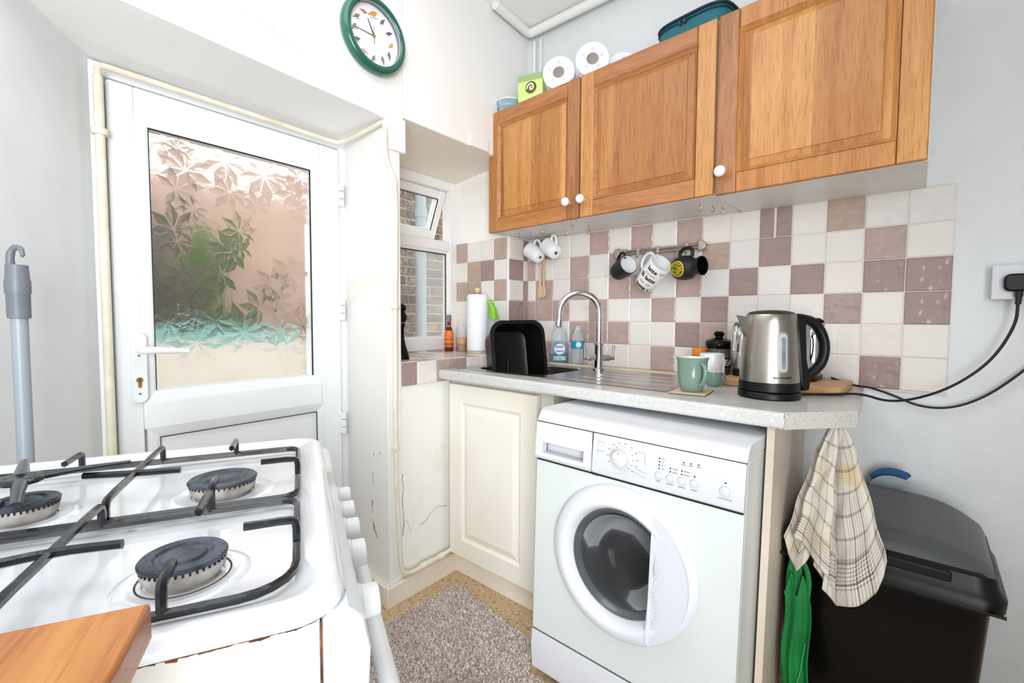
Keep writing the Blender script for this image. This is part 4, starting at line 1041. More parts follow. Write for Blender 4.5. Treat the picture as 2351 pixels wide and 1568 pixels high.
def hang(name, label, base, axis, roll_, grp=None):
    """cup whose axis runs from base centre along 'axis' (towards its mouth)"""
    a = Vector(axis).normalized(); x = Vector((0, 0, 1)); x = (x-a*x.dot(a)).normalized(); y = a.cross(x)
    Mx = Matrix((x, y, a)).transposed().to_4x4() @ RZ(roll_); Mx.translation = Vector(base)
    o = bpy.data.objects.new(name, None); COL.objects.link(o); o.matrix_world = Mx @ Matrix.Scale({'lettered_mug': 1.14, 'barrel_mug': 1.12}.get(name, 1), 4)
    return tag(o, label, 'mug', grp)
t_ = hang('black_mug', 'black mug with white inside hanging leftmost on the rail', (.586, -.075, 1.318), (.80, -.42, .28), 0, 'mugs hanging on the rail')
mug(t_, BLACKM, CERW, .034, .041, .092, 0, hs=.95)
t_ = hang('lettered_mug', 'white mug printed with coffee words, middle of the rail', (.715, -.078, 1.262), (.60, -.28, .50), 0, 'mugs hanging on the rail')
rM, hM = .041, .112
k = MB(); k.lathe([(.033, 0), (.036, .003), (.0385, .03), (.0405, .08), (.0420, hM), (.0395, hM+.001)], 44, open_top=True); cb = k.obj('cup_body', CERW, t_, smooth=60)
k = MB(); k.lathe([(.0395, hM+.0012), (.037, .06), (.034, .008), (0, .007)], 44, cap=False); k.obj('cup_inside', CERW, t_, smooth=60, recalc=False)
k = MB(); k.tube([(.036, 0, .100), (.066, 0, .098), (.080, 0, .068), (.072, 0, .034), (.035, 0, .022)], .0055, 12, smooth=2, upv=(0, 1, 0)); k.obj('handle', CERW, t_, smooth=60)
def wrap(u0, v0):
    def f(u, v, w):
        z_ = v+v0; r_ = .0375+z_*.038+.0006+w; a = (u+u0)/r_
        return Vector((r_*math.cos(a), r_*math.sin(a), z_))
    return f
camd = t_.matrix_world.inverted() @ Vector((1.5925, -1.8935, 1.1219)); ca_ = math.atan2(camd.y, camd.x)
c0 = ca_*.040
for s_, v_, m_, sz_, b_ in (('latte', .093, INK, .023, .0006), ('an', .097, TANINK, .020, .0003), ('romac', .075, TANINK, .017, .0002), ('fé latte', .056, INK, .023, .0006), ('tte an', .034, TANINK, .019, .0004), ('toma c', .013, INK, .021, .0006)):
    text('lettering', s_, sz_, m_, cb, None, bend=wrap(c0+(.034 if s_ == 'an' else -.004), v_), bold=b_, extrude=.0001)
t_ = hang('barrel_mug', 'black narrow-necked mug with a yellow round emblem, rightmost on the rail', (.850, -.082, 1.316), (.95, -.28, .03), 0, 'mugs hanging on the rail')
k = MB(); k.lathe([(.026, 0), (.034, .004), (.0405, .018), (.0425, .038), (.040, .058), (.031, .072), (.0265, .080), (.0265, .090), (.031, .098), (.0325, .106), (.030, .107)], 44, open_top=True); k.obj('cup_body', BLACKM, t_, smooth=60)
k = MB(); k.lathe([(.030, .1072), (.024, .09), (.024, .08), (.0, .075)], 36, cap=False); k.obj('cup_inside', BLACKG, t_, smooth=60, recalc=False)
k = MB(); k.tube([(.036, 0, .066), (.056, 0, .070), (.068, 0, .056), (.066, 0, .030), (.052, 0, .016), (.036, 0, .018)], .0065, 12, smooth=2, upv=(0, 1, 0)); k.obj('handle', BLACKM, t_, smooth=60)
camd = t_.matrix_world.inverted() @ Vector((1.5925, -1.8935, 1.1219)); a_ = math.atan2(camd.y, camd.x)
YEL = mat('yellow_emblem', (214, 196, 40), .45)
def embl(rad, out):
    def P(u, v):
        z_ = .036+v; r_ = .0425-3.2*(z_-.038)**2*(1 if z_ > .018 else 1)+out; an = a_+u/.0425
        return Vector((r_*math.cos(an), r_*math.sin(an), z_))
    return P
k = MB(); P_ = embl(0, .0012); n_ = 36
for r0, r1 in ((.0, .0085), (.0235, .0280)):
    if r0 in (.0235,) or r0 == .0: 
        for i in range(n_):
            a, b = 2*math.pi*i/n_, 2*math.pi*(i+1)/n_
            pts = [P_(r0*math.cos(a), r0*math.sin(a)), P_(r1*math.cos(a), r1*math.sin(a)), P_(r1*math.cos(b), r1*math.sin(b)), P_(r0*math.cos(b), r0*math.sin(b))]
            if r0 == 0: pts = pts[1:]; pts[2] = P_(0, 0) if False else pts[2]
            if r0 > 0: k.poly(pts)
em = k.obj('emblem_ring', YEL, t_)
k = MB(); P_ = embl(0, .0009)
for i in range(n_):
    a, b = 2*math.pi*i/n_, 2*math.pi*(i+1)/n_
    for r0, r1 in ((.0015, .011), (.011, .0215)): k.poly([P_(r0*math.cos(a), r0*math.sin(a)), P_(r1*math.cos(a), r1*math.sin(a)), P_(r1*math.cos(b), r1*math.sin(b)), P_(r0*math.cos(b), r0*math.sin(b))])
k.obj('emblem_field', mat('emblem_pattern', (196, 180, 40), .5, rgb2=(40, 38, 20), vscale=150), em)
def white_mug(label, base, axis):
    t_ = hang('white_mug', label, base, axis, 0, 'white mugs on the cup hooks')
    mug(t_, CERW, CERW, .031, .040, .088, 0, hs=1.0)
    k = MB(); k.box(-.007, .007, -.007, .007, -.0006, 0); k.obj('base_stamp', mat('grey_stamp', (70, 78, 92), .5), t_)
white_mug('white mug hanging in front on the hooks under the left cupboard', (.290, -.112, 1.424), (-.66, .28, .42))
white_mug('white mug hanging behind the other white mug, nearer the window', (.168, -.075, 1.418), (-.62, .10, .36))
for (x_, lab, m_) in ((.128, 'left pale wooden spoon hanging below the white mugs', (214, 186, 156)), (.150, 'right pale wooden spoon hanging below the white mugs', (206, 174, 142))):
    t_ = thing('wooden_spoon', lab, 'spoon', (x_, -.020, 1.225), 0)
    wm_ = mat('spoon_wood_%s' % ('pale' if x_ < .14 else 'tan'), m_, .6)
    k = MB(); k.tube([(0, 0, .055), (.001, 0, .12), (.002, 0, .195)], [.0090, .0085, .0075], 10, flat=.7); k.obj('handle', wm_, t_, smooth=60)
    k = MB(); k.lathe([(0, -.006), (.011, -.004), (.0165, .002), (.0145, .003), (0, -.002)], 20, T(Vector((0, 0, .030))) @ RX(math.pi/2), sy=2.0); k.obj('spoon_head', wm_, t_, smooth=60)

# ------------------------------------------------------------------ base cupboard, end panel
t_ = thing('base_cupboard', 'cream kitchen base cupboard with a raised panel door under the sink', 'cupboard', (0, 0, 0))
k = MB()
k.box(.066, .610, -.555, -.535, .100, .8615); k.box(.066, .082, -.535, -.02, .10, .8615); k.box(.594, .610, -.535, -.02, .10, .8615); k.box(.066, .61, -.535, -.02, .10, .116)
k.obj('carcass', CREAM, t_, bevel=.002)
k = MB(); k.box(.064, .61, -.535, -.519, .0, .10); k.obj('kick_board', CREAM2, t_)
dx0, dx1, dz0, dz1 = .076, .553, .104, .842
k = MB(); st = .075
def ring(i, y): return [(dx0+i, y, dz0+i), (dx1-i, y, dz0+i), (dx1-i, y, dz1-i), (dx0+i, y, dz1-i)]
prev = None
for i, y in ((0, -.560), (0, -.578), (.003, -.581), (st, -.581), (st+.006, -.576), (st+.012, -.573), (st+.016, -.573), (st+.040, -.580), (st+.043, -.580)):
    vs = [k.bm.verts.new(p) for p in ring(i, y)]
    if prev:
        for j in range(4): k.bm.faces.new((prev[j], prev[(j+1) % 4], vs[(j+1) % 4], vs[j]))
    prev = vs
k.bm.faces.new(prev)
d = k.obj('door', CREAM, t_)
k = MB(); k.tube([(.557, -.575, .125), (.557, -.575, .165)], .006, 10); k.box(.553, .575, -.572, -.562, .135, .155); k.obj('hinge', NICKEL, t_)
k = MB(); k.prism([(1.302, -.622), (1.320, -.622), (1.285, -.002), (1.266, -.002)], 0, .862)
for v in k.bm.verts: v.co.x += (-.014 if v.co.z < .1 else 0)+.008
tag(k.obj('end_panel', PANELC, bevel=.001), 'cream end panel standing between the washing machine and the bin', 'panel')

# ------------------------------------------------------------------ washing machine
wm = thing('washing_machine', 'white front loading washing machine under the worktop', 'washing machine', (.698, -.779, 0), rot=(-.006, .018, .012))
Wd = .592
k = MB(); k.prism([(.012, .02), (.49, .02), (.50, .03), (.50, .806), (.012, .806)], 0, .012, 'x'); k.prism([(.012, .02), (.49, .02), (.50, .03), (.50, .806), (.012, .806)], Wd-.012, Wd, 'x'); k.box(.012, Wd-.012, .488, .50, .02, .806); k.box(.012, Wd-.012, .02, .49, .02, .04)
k.obj('cabinet_body', mat('washer_white', (214, 218, 216), .28), wm, bevel=.003)
for x_ in (.05, Wd-.05):
    for y_ in (.07, .45):
        k = MB(); k.lathe([(.02, -.002), (.02, .021)], 16, T(Vector((x_, y_, 0)))); k.obj('foot', BLACKP, wm)
k = MB(); k.prism([(-.002, .812), (.014, .838), (.030, .846), (.50, .846), (.50, .808), (-.002, .808)], -.001, Wd+.001, 'x'); k.obj('top_lid', WHITEP, wm, bevel=.003)
k = MB(); k.prism([(.012, .690), (-.006, .696), (-.010, .704), (-.004, .8065), (.012, .8065)], .198, Wd, 'x'); cp = k.obj('control_panel', WHITEP, wm, bevel=.002)
k = MB(); cx, cz = .292, .468
nn = 64; rim_ = []; out_ = []
for i in range(nn):
    a = 2*math.pi*i/nn+math.pi/4; c, s_ = math.cos(a), math.sin(a)
    rim_.append((cx+.150*c, cz+.150*s_))
    tt = min(((Wd if c > 0 else 0)-cx)/c if abs(c) > 1e-6 else 9, ((.690 if s_ > 0 else .152)-cz)/s_ if abs(s_) > 1e-6 else 9)
    out_.append((cx+tt*c, cz+tt*s_))
# corners exactly
for cxn, czn in ((Wd, .69), (0, .69), (0, .152), (Wd, .152)):
    j = min(range(nn), key=lambda i: (out_[i][0]-cxn)**2+(out_[i][1]-czn)**2); out_[j] = (cxn, czn)
vr = [[k.bm.verts.new((x, y_, z)) for x, z in P] for P, y_ in ((rim_, .012), (rim_, -.001), (out_, -.001), (out_, .012))]
for a_, b_ in zip(vr, vr[1:]+vr[:1]):
    for i in range(nn): k.bm.faces.new((a_[i], a_[(i+1) % nn], b_[(i+1) % nn], b_[i]))
k.obj('front_panel', mat('washer_front', (212, 217, 214), .3), wm, bevel=.002)
k = MB(); k.prism([(.012, .02), (.0, .024), (-.008, .10), (-.004, .1485), (.012, .1485)], 0, Wd, 'x'); k.obj('kick_panel', WHITEP, wm, bevel=.002)
# detergent drawer with a scooped grip
k = MB()
def px(z): return -.010+(z-.704)*(.006/.1025)
zz = [(.012, .690), (-.006, .696), (-.010, .704)]
k.prism([(.012, .690), (-.006, .696), (-.010, .704), (px(.716), .716), (.012, .716)], 0, .1955, 'x')
k.prism([(px(.758), .758), (-.004, .8065), (.012, .8065), (.012, .758)], 0, .1955, 'x')
k.prism([(px(.716), .716), (px(.758), .758), (.012, .758), (.012, .716)], 0, .026, 'x'); k.prism([(px(.716), .716), (px(.758), .758), (.012, .758), (.012, .716)], .170, .1955, 'x')
k.prism([(.026, .712), (.030, .760), (.032, .760), (.032, .712)], .020, .176, 'x'); k.prism([(.012, .712), (.032, .712), (.032, .716), (.012, .716)], .020, .176, 'x')
dr_ = k.obj('detergent_drawer', WHITEP, wm)
k = MB(); k.prism([(px(.748)-.002, .748), (px(.759)-.002, .759), (.004, .759), (.004, .752)], .024, .172, 'x'); k.obj('drawer_grip', WHITEP, dr_, bevel=.001)
k = MB(); k.box(0, Wd, -.0005, .004, .8063, .8083); k.obj('seam', GASKET, wm); k = MB(); k.box(.1955, .198, -.004, .004, .694, .806); k.obj('seam', GASKET, wm)
k = MB(); k.box(.002, Wd-.002, -.002, .004, .6888, .6905); k.obj('seam', GASKET, wm); k = MB(); k.box(.002, Wd-.002, -.0015, .004, .1487, .151); k.obj('seam', mat('grey_seam', (110, 112, 112), .6), wm)
# round door
cx, cz = .292, .468
def ringlathe(prof, seg=72): 
    kk = MB(); kk.lathe(prof, seg, T(Vector((cx, 0, cz))) @ RX(math.pi/2), cap=False); return kk
k = ringlathe([(.206, .0), (.210, .004), (.206, .016), (.192, .031), (.170, .038), (.160, .036), (.152, .022), (.146, .010), (.144, -.002)])
# outward is -y: profile z maps to -y
wd = k.obj('door_ring', mat('washer_door_white', (222, 223, 230), .25), wm, smooth=60)
k = MB()   # grip plate on the right of the ring
pts = []
for i in range(13):
    a = math.radians(-58+i*(116/12)); pts.append((cx+.196*math.cos(a), cz+.196*math.sin(a)))
inner = [(cx+.100, cz+.118), (cx+.112, cz+.085), (cx+.108, cz+.04), (cx+.112, cz+.0), (cx+.098, cz-.05), (cx+.100, cz-.10), (cx+.092, cz-.13), (cx+.096, cz-.158)]
vo = [k.bm.verts.new((x, -.0385 if i not in (0, 12) else -.036, z)) for i, (x, z) in enumerate(pts)]
poly_ = pts+inner
lo = [k.bm.verts.new((x, -.028, z)) for x, z in poly_]
vi = [k.bm.verts.new((x, -.0400, z)) for x, z in inner]
top = vo+vi; L = len(top)
k.bm.faces.new(top)
for i in range(L): k.bm.faces.new((lo[i], lo[(i+1) % L], top[(i+1) % L], top[i]))
bmesh.ops.triangulate(k.bm, faces=[f for f in k.bm.faces if len(f.verts) > 4])
k.obj('door_grip', mat('washer_grip', (212, 213, 221), .3), wd, smooth=30)
k = MB()
for i in range(16):
    for j in range(2):
        a = -.30+i*.035; k.lathe([(.0018, 0), (.0012, .001), (0, .0013)], 8, T(Vector((cx+.113+j*.007+.008*math.sin(i*.5), -.040, cz-.10+i*.0095))) @ RX(math.pi/2))
o = k.obj('grip_dimples', WHITEP, wd); o['kind'] = 'stuff'
k = ringlathe([(.146, .008), (.140, .012), (.136, .004), (.128, -.006), (.124, -.02)]); k.obj('glass_rim', mat('grey_glass_rim', (96, 100, 100), .2, metal=.3), wd, smooth=60)
k = ringlathe([(.126, -.004), (.112, -.020), (.104, -.060), (.085, -.085), (.04, -.098), (0, -.100)]); k.obj('door_glass', DARKGLASS, wd, smooth=60)
k = ringlathe([(.143, -.013), (.125, -.030), (.115, -.10), (.125, -.16)], 72); 
RUB = mat('rubber_seal', (88, 84, 80), .35, rgb2=(60, 56, 54), vscale=14); k.obj('door_seal', RUB, wm, smooth=60)
k = ringlathe([(.235, -.115), (.235, -.36), (.10, -.38), (0, -.38)], 48); dm = k.obj('drum', mat('drum_steel', (92, 90, 88), .3, metal=.9, bump=.6, bscale=160), wm, smooth=60)
k = ringlathe([(.235, -.115), (.120, -.112)], 48); k.obj('drum_front', mat('drum_front_steel', (110, 108, 106), .25, metal=.9), wm, smooth=60)
for i in range(3):
    a = i*2.094+.9; k = MB(); k.prism([(-.03, 0), (.03, 0), (.008, .055), (-.008, .055)], .13, .35, 'y', T(Vector((cx, 0, cz))) @ RY(a) @ T(Vector((0, 0, -.232)))); k.obj('drum_paddle', mat('paddle_grey', (120, 118, 116), .35), dm, bevel=.006)
k = MB(); k.grid(lambda u, v: Vector((cx-.12+.24*u, .15+.18*v, cz-.19+.05*math.sin(u*9)*math.sin(v*6+1)+.05*u*(1-u)*4)), 24, 16)
o = k.obj('dark_laundry', mat('navy_cloth', (24, 50, 66), .9, rgb2=(40, 40, 48), vscale=16), wm)
o.modifiers.new('s', 'SOLIDIFY').thickness = .01
# programme dial, buttons, marks
BTN = mat('button_grey_white', (206, 207, 212), .3)
def onp(x, z, M2=None): return T(Vector((x, px(z)-.0002, z))) @ RX(math.pi/2-.058)
k = MB(); k.lathe([(.0250, 0), (.0250, .003), (.0225, .004), (.0215, .020), (.019, .022), (0, .0225)], 40, onp(.290, .7555)); dk = k.obj('programme_dial', mat('dial_white', (214, 214, 210), .3), wm, smooth=40)
k = MB(); k.lathe([(.0014, .0226), (.0014, .0232)], 10, onp(.2885, .7555) @ T(Vector((0, .015, 0)))); k.obj('dial_mark', INK, dk)
for i in range(16):
    a = math.radians(200-i*25); k = MB(); k.lathe([(.0011, 0), (.0011, .0006)], 8, onp(.290, .7555) @ T(Vector((.031*math.cos(a), .031*math.sin(a), 0)))); 
    k.obj('programme_mark', INK if i in (3, 6, 7, 8, 9, 10) else GREYINK, cp)
k = MB()
for i in range(11):
    a = math.radians(205-i*25); L = .007
    k.box(-L*.5, L*.5, -.0008, .0008, 0, .0004, onp(.290, .7555) @ T(Vector((.043*math.cos(a), .040*math.sin(a), 0))))
for (x0, z0, x1, z1) in ((.214, .786, .216, .770), (.214, .786, .238, .786), (.214, .762, .216, .752), (.214, .762, .236, .762), (.352, .781, .354, .750), (.330, .781, .352, .781), (.330, .736, .360, .730), (.322, .728, .358, .718)):
    k.tube([(x0, px(z0)-.0004, z0), (x1, px(z1)-.0004, z1)], .0004, 4)
o = k.obj('small_print', GREYINK, cp); o['kind'] = 'stuff'
for (x_, z_, r_) in ((.392, .7335, .0090), (.4215, .7335, .0090), (.4505, .7340, .0090), (.4805, .7350, .0090), (.5510, .7355, .0110)):
    k = MB(); k.lathe([(r_+.0018, 0), (r_+.0018, .0010), (r_+.0004, .0012), (r_, .0002), (r_, .0035), (r_-.002, .0045), (0, .0045)], 28, onp(x_, z_)); k.obj('button', BTN, cp, smooth=35)
for (x_, z_) in ((.392, .752), (.392, .7605), (.392, .769), (.392, .7775), (.421, .750), (.421, .7585), (.4495, .7505), (.4495, .759), (.4525, .780), (.4705, .781), (.4885, .782), (.4805, .752), (.5510, .7545)):
    k = MB(); k.lathe([(.0019, 0), (.0019, .0006)], 12, onp(x_, z_)); k.obj('indicator', INK, cp)
k = MB()
for (x_, z_, L) in ((.401, .752, .008), (.400, .7605, .005), (.400, .769, .005), (.401, .7775, .008), (.433, .750, .014), (.433, .7585, .014), (.4615, .7505, .014), (.4615, .759, .014), (.4525, .7745, .011), (.4705, .7755, .011), (.4885, .7765, .009), (.392, .720, .012), (.4215, .7190, .018), (.4505, .7190, .018), (.4805, .7195, .016)):
    k.box(x_-L/2, x_+L/2, px(z_)-.0006, px(z_)-.0001, z_-.0008, z_+.0008)
o = k.obj('small_print', GREYINK, cp); o['kind'] = 'stuff'
text('lettering', 'START/PAUSE', .0052, GREYINK, cp, onp(.551, .7175))
for (x_, z_) in ((.205, .6895), (.212, .6885), (.199, .6890)):
    k = MB(); k.lathe([(.003, -.001), (.002, .0012), (0, .0014)], 8, T(Vector((x_, -.0012, z_))) @ RX(math.pi/2)); k.obj('rust_spot', RUST, wm)

# ------------------------------------------------------------------ cooker
CKA = -math.radians(24.2)
ck = thing('gas_cooker', 'white enamelled gas cooker with rust along the hob seam', 'cooker', (.74, -1.47, .0), CKA)
k = MB(); k.box(-.045, .533, -.555, -.0255, .03, .866); k.obj('side_casing', ENAMEL2, ck, bevel=.004)
k = MB()
fr = [(-.002, .866), (.010, .856), (.017, .825), (.014, .765), (-.004, .745), (-.0243, .745), (-.0243, .866)]
k.prism(fr, -.045, .534, 'x'); pf = k.obj('control_panel', ENAMEL, ck, bevel=.008, seg=3)
k = MB(); k.box(-.040, .530, -.0255, .006, .14, .738); k.obj('oven_door', ENAMEL, ck, bevel=.01, seg=3)
k = MB(); k.box(.05, .45, .0061, .0075, .26, .60); k.obj('oven_glass', BLACKG, ck)
for x_ in (-.02, .51):
    for y_ in (-.52, -.07):
        k = MB(); k.lathe([(.018, 0), (.018, .031)], 14, T(Vector((x_, y_, 0)))); k.obj('foot', BLACKP, ck)
# hob top: pressed tray with rounded corners
k = MB()
hx0, hx1, hy0, hy1 = -.062, .543, -.575, -.002
def hr(i, z, r_): return rr(hx0+i, hx1-i, hy0+i, hy1-i, r_, z, 8)
loft(k, [hr(.004, .8655, .045), hr(.001, .867, .047), hr(0, .870, .048), hr(.002, .877, .046), hr(.008, .8825, .042), hr(.016, .8835, .036), hr(.026, .881, .03), hr(.038, .877, .03), hr(.10, .8755, .03)])
hob = k.obj('hob_top', ENAMEL, ck, smooth=60)
BX = [(.204, -.138, .042), (.434, -.140, .036), (.204, -.345, .034), (.432, -.345, .042)]
for i, (x_, y_, r_) in enumerate(BX):
    Mx = T(Vector((x_, y_, 0)))
    k = MB(); k.lathe([(r_*1.55, .8755), (r_*1.45, .8775), (r_*1.30, .8785), (r_*1.15, .8765), (r_*.9, .8770)], 44, Mx, cap=False); k.obj('burner_well', ENAMEL, hob, smooth=60)
    k = MB(); k.lathe([(r_*.80, .8755), (r_*.84, .880), (r_*.93, .884), (r_*.95, .890), (r_*.90, .8948), (r_*.84, .8950)], 44, Mx); k.obj('burner_ring', ALU, ck, smooth=50)
    k = MB()
    for j in range(40):
        a = 2*math.pi*j/40; k.box(-.0007, .0007, 0, .0022, .8918, .8948, Mx @ RZ(a) @ T(Vector((0, r_*.905, 0))))
    k.obj('flame_ports', BLACKM, ck)
    k = MB(); k.lathe([(r_*.92, .8948), (r_*.99, .8953), (r_, .8972), (r_*.96, .8990), (r_*.68, .8994), (r_*.62, .8972), (r_*.54, .8972), (r_*.48, .8992), (0, .8996)], 48, Mx); k.obj('burner_cap', CAP, ck, smooth=40)
k = MB(); k.lathe([(.037, .8772), (.0385, .8774)], 40, T(Vector((.432, -.140, 0))), cap=False); k.obj('rust_ring', RUST, hob)
# rust along the seam
k = MB(); rs = random.Random(5)
P0 = [(hx1-.006, hy0+.1), (hx1-.006, -.052)]
for i in range(70):
    y_ = -.52+i*.0068; k.tube([(.5385, y_, .8655+rs.uniform(-.001, .001)), (.5385, y_+.0075, .8655+rs.uniform(-.001, .001))], rs.choice([.0008, .0012, .0016, .0020, .0026]), 5)
for i in range(12):
    a0 = math.radians(i*7.5); a1 = math.radians(i*7.5+8); c_ = (.543-.050, -.002-.050)
    k.tube([(c_[0]+.046*math.cos(a0), c_[1]+.046*math.sin(a0), .8655), (c_[0]+.046*math.cos(a1), c_[1]+.046*math.sin(a1), .8655)], rs.uniform(.001, .0018), 5)
for i in range(40):
    x_ = .50-i*.0125; k.tube([(x_, -.0040, .8660), (x_-.0130, -.0040, .8660)], rs.choice([.0005, .0009, .0014, .0018]), 5)
k.tube([(.5388, -.56, .8656), (.5388, -.05, .8656)], .0009, 5); k.tube([(.49, -.0038, .8658), (-.03, -.0038, .8658)], .0006, 5)
k.obj('rusty_seam', RUST, hob)
k = MB(); k.tube([(.5336, -.0250, .863), (.5336, -.0248, .60), (.5336, -.0250, .10)], .0011, 5); k.obj('side_seam', RUST, ck)
# knobs
KN = mat('knob_white', (236, 238, 240), .25)
for x_ in (.043, .115, .190, .268, .390):
    Mx = T(Vector((x_, .0135, .785))) @ RX(-math.pi/2+.05)
    k = MB(); k.lathe([(.021, 0), (.021, .010), (.0190, .012), (.0185, .027), (.017, .030), (0, .0305)], 32, Mx); kb = k.obj('knob', KN, pf, smooth=35)
    k = MB(); k.box(-.0012, .0012, .003, .017, .0300, .0312, Mx); k.obj('knob_mark', GREYINK, pf)
k = MB(); k.tube([(-.02, .050, .700), (.51, .050, .700)], .0115, 16)
hb = k.obj('oven_handle', KN, ck, smooth=60)
for x_ in (0, .50):
    k = MB(); k.tube([(x_, .005, .700), (x_, .050, .700)], .009, 12); k.obj('handle_post', KN, hb, smooth=60)
# pan supports
def bar(k, pts, r_=.0045, fl=1.1, sm=1): k.tube(pts, r_, 6, flat=fl, smooth=sm, upv=(0, 0, 1))
zg, zf = .886, .911
for gi, (x0, x1) in enumerate(((.036, .283), (.294, .512))):
    g = MB(); y0, y1 = -.50, -.044; r_ = .030 if gi == 0 else .045
    P = []
    for cx_, cy_, a0, rr_ in ((x1-(.02 if gi == 0 else r_), y1-(.02 if gi == 0 else r_), 0, .02 if gi == 0 else r_), (x0+.02, y1-.02, 90, .02), (x0+.02, y0+.02, 180, .02), (x1-.02, y0+.02, 270, .02)):
        for i in range(6):
            a = math.radians(a0+i*18); P.append((cx_+rr_*math.cos(a), cy_+rr_*math.sin(a), zg))
    g.tube(P, .0040, 6, closed=True, flat=1.2)
    ps = g.obj('pan_support', IRON, ck, smooth=50)
    bxx = BX[gi][0]
    fins = []
    far = x0; near = x1
    for yb in (-.140, -.345):
        fins.append([(far, yb, zg), (far, yb, zf-.003), (far+.006, yb, zf), (.094 if gi == 0 else .362, yb, zf)])
        fins.append([(near, yb, zg), (near, yb, zf-.003), (near-.006, yb, zf), (.250 if gi == 0 else .476, yb, zf)])
    for yb, dy in ((y1, -1), (y0, 1)):
        fins.append([(bxx-.012, yb, zg), (bxx-.012, yb, zf-.003), (bxx-.012, yb+dy*.006, zf), (bxx-.012, yb+dy*.048, zf)])
    fins.append([(bxx-.016, -.190, zf), (bxx-.022, -.24, zf), (bxx-.036 if gi == 0 else bxx-.008, -.300, zf)])
    fins.append([(far, -.243, zg), (far, -.243, zf-.004), (far+.012, -.243, zf), ((far+near)/2, -.243, zf-.001), (near-.012, -.243, zf), (near, -.243, zf-.004), (near, -.243, zg)])
    for f in fins:
        k = MB(); bar(k, f, .0042, 1.1); k.obj('support_finger', IRON, ps, smooth=50)
# small star trivet on the back burner
t_ = thing('moka_trivet', 'small black star-shaped trivet laid over the back left burner', 'trivet', (.74, -1.47, 0), CKA)
k = MB(); k.lathe([(.022, .918), (.024, .920), (.022, .924), (.016, .925), (0, .922)], 28, T(Vector((.190, -.352, 0)))); k.obj('centre', IRON, t_, smooth=60)
for a in (20, 110, 200, 290):
    k = MB(); a_ = math.radians(a); c_, s_ = math.cos(a_), math.sin(a_)
    k.tube([(.190+c_*.012, -.352+s_*.012, .921), (.190+c_*.06, -.352+s_*.06, .922), (.190+c_*.105, -.352+s_*.105, .9205)], [.0085, .0065, .005], 10, flat=.5); k.obj('arm', IRON, t_, smooth=60)

# wooden worktop beside the cooker
t_ = thing('wooden_worktop', 'thick orange-brown wooden board at the near corner of the cooker', 'worktop', (.74, -1.47, 0), CKA)
k = MB(); k.prism([(.577, -.130), (.577, -.60), (.86, -.60), (.86, -.150), (.640, -.130)], .906, .932); k.obj('board', WTOP, t_, bevel=.003)
t_ = thing('low_cupboard', 'plain cream cupboard under the wooden board beside the cooker', 'cupboard', (.74, -1.47, 0), CKA)
k = MB(); k.box(.600, .85, -.59, -.20, .0, .905); k.obj('carcass', CREAM, t_, bevel=.003)
k = MB(); k.box(.605, .845, -.20, -.184, .10, .895); k.obj('door', CREAM, t_, bevel=.003)

# mop handle by the left wall
t_ = thing('mop', 'grey mop with a hooked handle end standing by the left wall', 'mop', (.176, -1.842, 0), 0)
k = MB(); k.lathe([(.0135, .10), (.0135, 1.13)], 20); k.obj('pole', MOPG2, t_, smooth=50)
k = MB(); k.lathe([(.0175, 1.115), (.0185, 1.12), (.0185, 1.165), (.0205, 1.17), (.0200, 1.175), (.0205, 1.18), (.0200, 1.185), (.0205, 1.19), (.0185, 1.20), (.0175, 1.225), (.0165, 1.226)], 24); k.obj('grip_collar', MOPG, t_, smooth=40)
k = MB(); k.tube([(-.013*.75, -.013*.66, 1.222), (-.014*.75, -.014*.66, 1.245), (-.004, -.004, 1.262), (.007, .006, 1.262), (.014*.75, .014*.66, 1.248), (.011*.75, .011*.66, 1.243)], [.0075, .007, .006, .005, .004, .003], 10, smooth=2); k.obj('hook', MOPG, t_, smooth=60)
k = MB(); k.lathe([(.045, .0), (.05, .03), (.03, .09), (.016, .12)], 20); k.obj('mop_head', mat('mop_strings', (210, 210, 206), .9), t_, smooth=60)

# ------------------------------------------------------------------ socket, plug and cords
t_ = thing('wall_socket', 'white surface mounted double socket at the right edge', 'socket', (0, 0, 0))
k = MB(); k.box(1.727, 1.870, -.032, -.001, 1.180, 1.272); k.obj('back_box', WHITEP, t_, bevel=.003)
k = MB(); k.box(1.726, 1.871, -.039, -.032, 1.179, 1.273); k.obj('face_plate', WHITEP, t_, bevel=.002)
k = MB(); k.lathe([(.003, 0), (.002, .001)], 10, T(Vector((1.744, -.039, 1.228))) @ RX(math.pi/2)); k.obj('screw', NICKEL, t_)
t_ = thing('plug', 'black mains plug in the socket with its cable going to the kettle', 'plug', (0, 0, 0))
k = MB(); k.prism([(p.x, p.y+1.225) for p in rr(1.748, 1.800, -.025, .022, .014, 0)], -.064, -.0395, 'y'); k.obj('plug_body', BLACKP, t_, bevel=.005, seg=3)
k = MB(); k.tube([(1.778, -.052, 1.202), (1.778, -.052, 1.185)], .008, 12); k.tube([(1.778, -.052, 1.186), (1.777, -.052, 1.165)], .0062, 12); k.obj('strain_relief', BLACKM, t_, smooth=50)
k = MB(); k.tube([(1.777, -.052, 1.17), (1.776, -.052, 1.11), (1.735, -.050, 1.01), (1.665, -.055, .935), (1.59, -.10, .895), (1.52, -.17, .884), (1.462, -.235, .9115), (1.40, -.30, .9085), (1.345, -.345, .9085), (1.315, -.385, .9085)], .0036, 10, smooth=3)
k.obj('kettle_cable', BLACKM, t_, smooth=60)
k = MB(); k.tube([(1.372, -.085, .934), (1.400, -.10, .925), (1.440, -.075, .912), (1.47, -.045, .909), (1.53, -.020, .885), (1.59, -.018, .858), (1.66, -.018, .862), (1.73, -.018, .905), (1.80, -.018, .985), (1.88, -.03, 1.10), (1.87, -.05, 1.20)], .0034, 10, smooth=3)
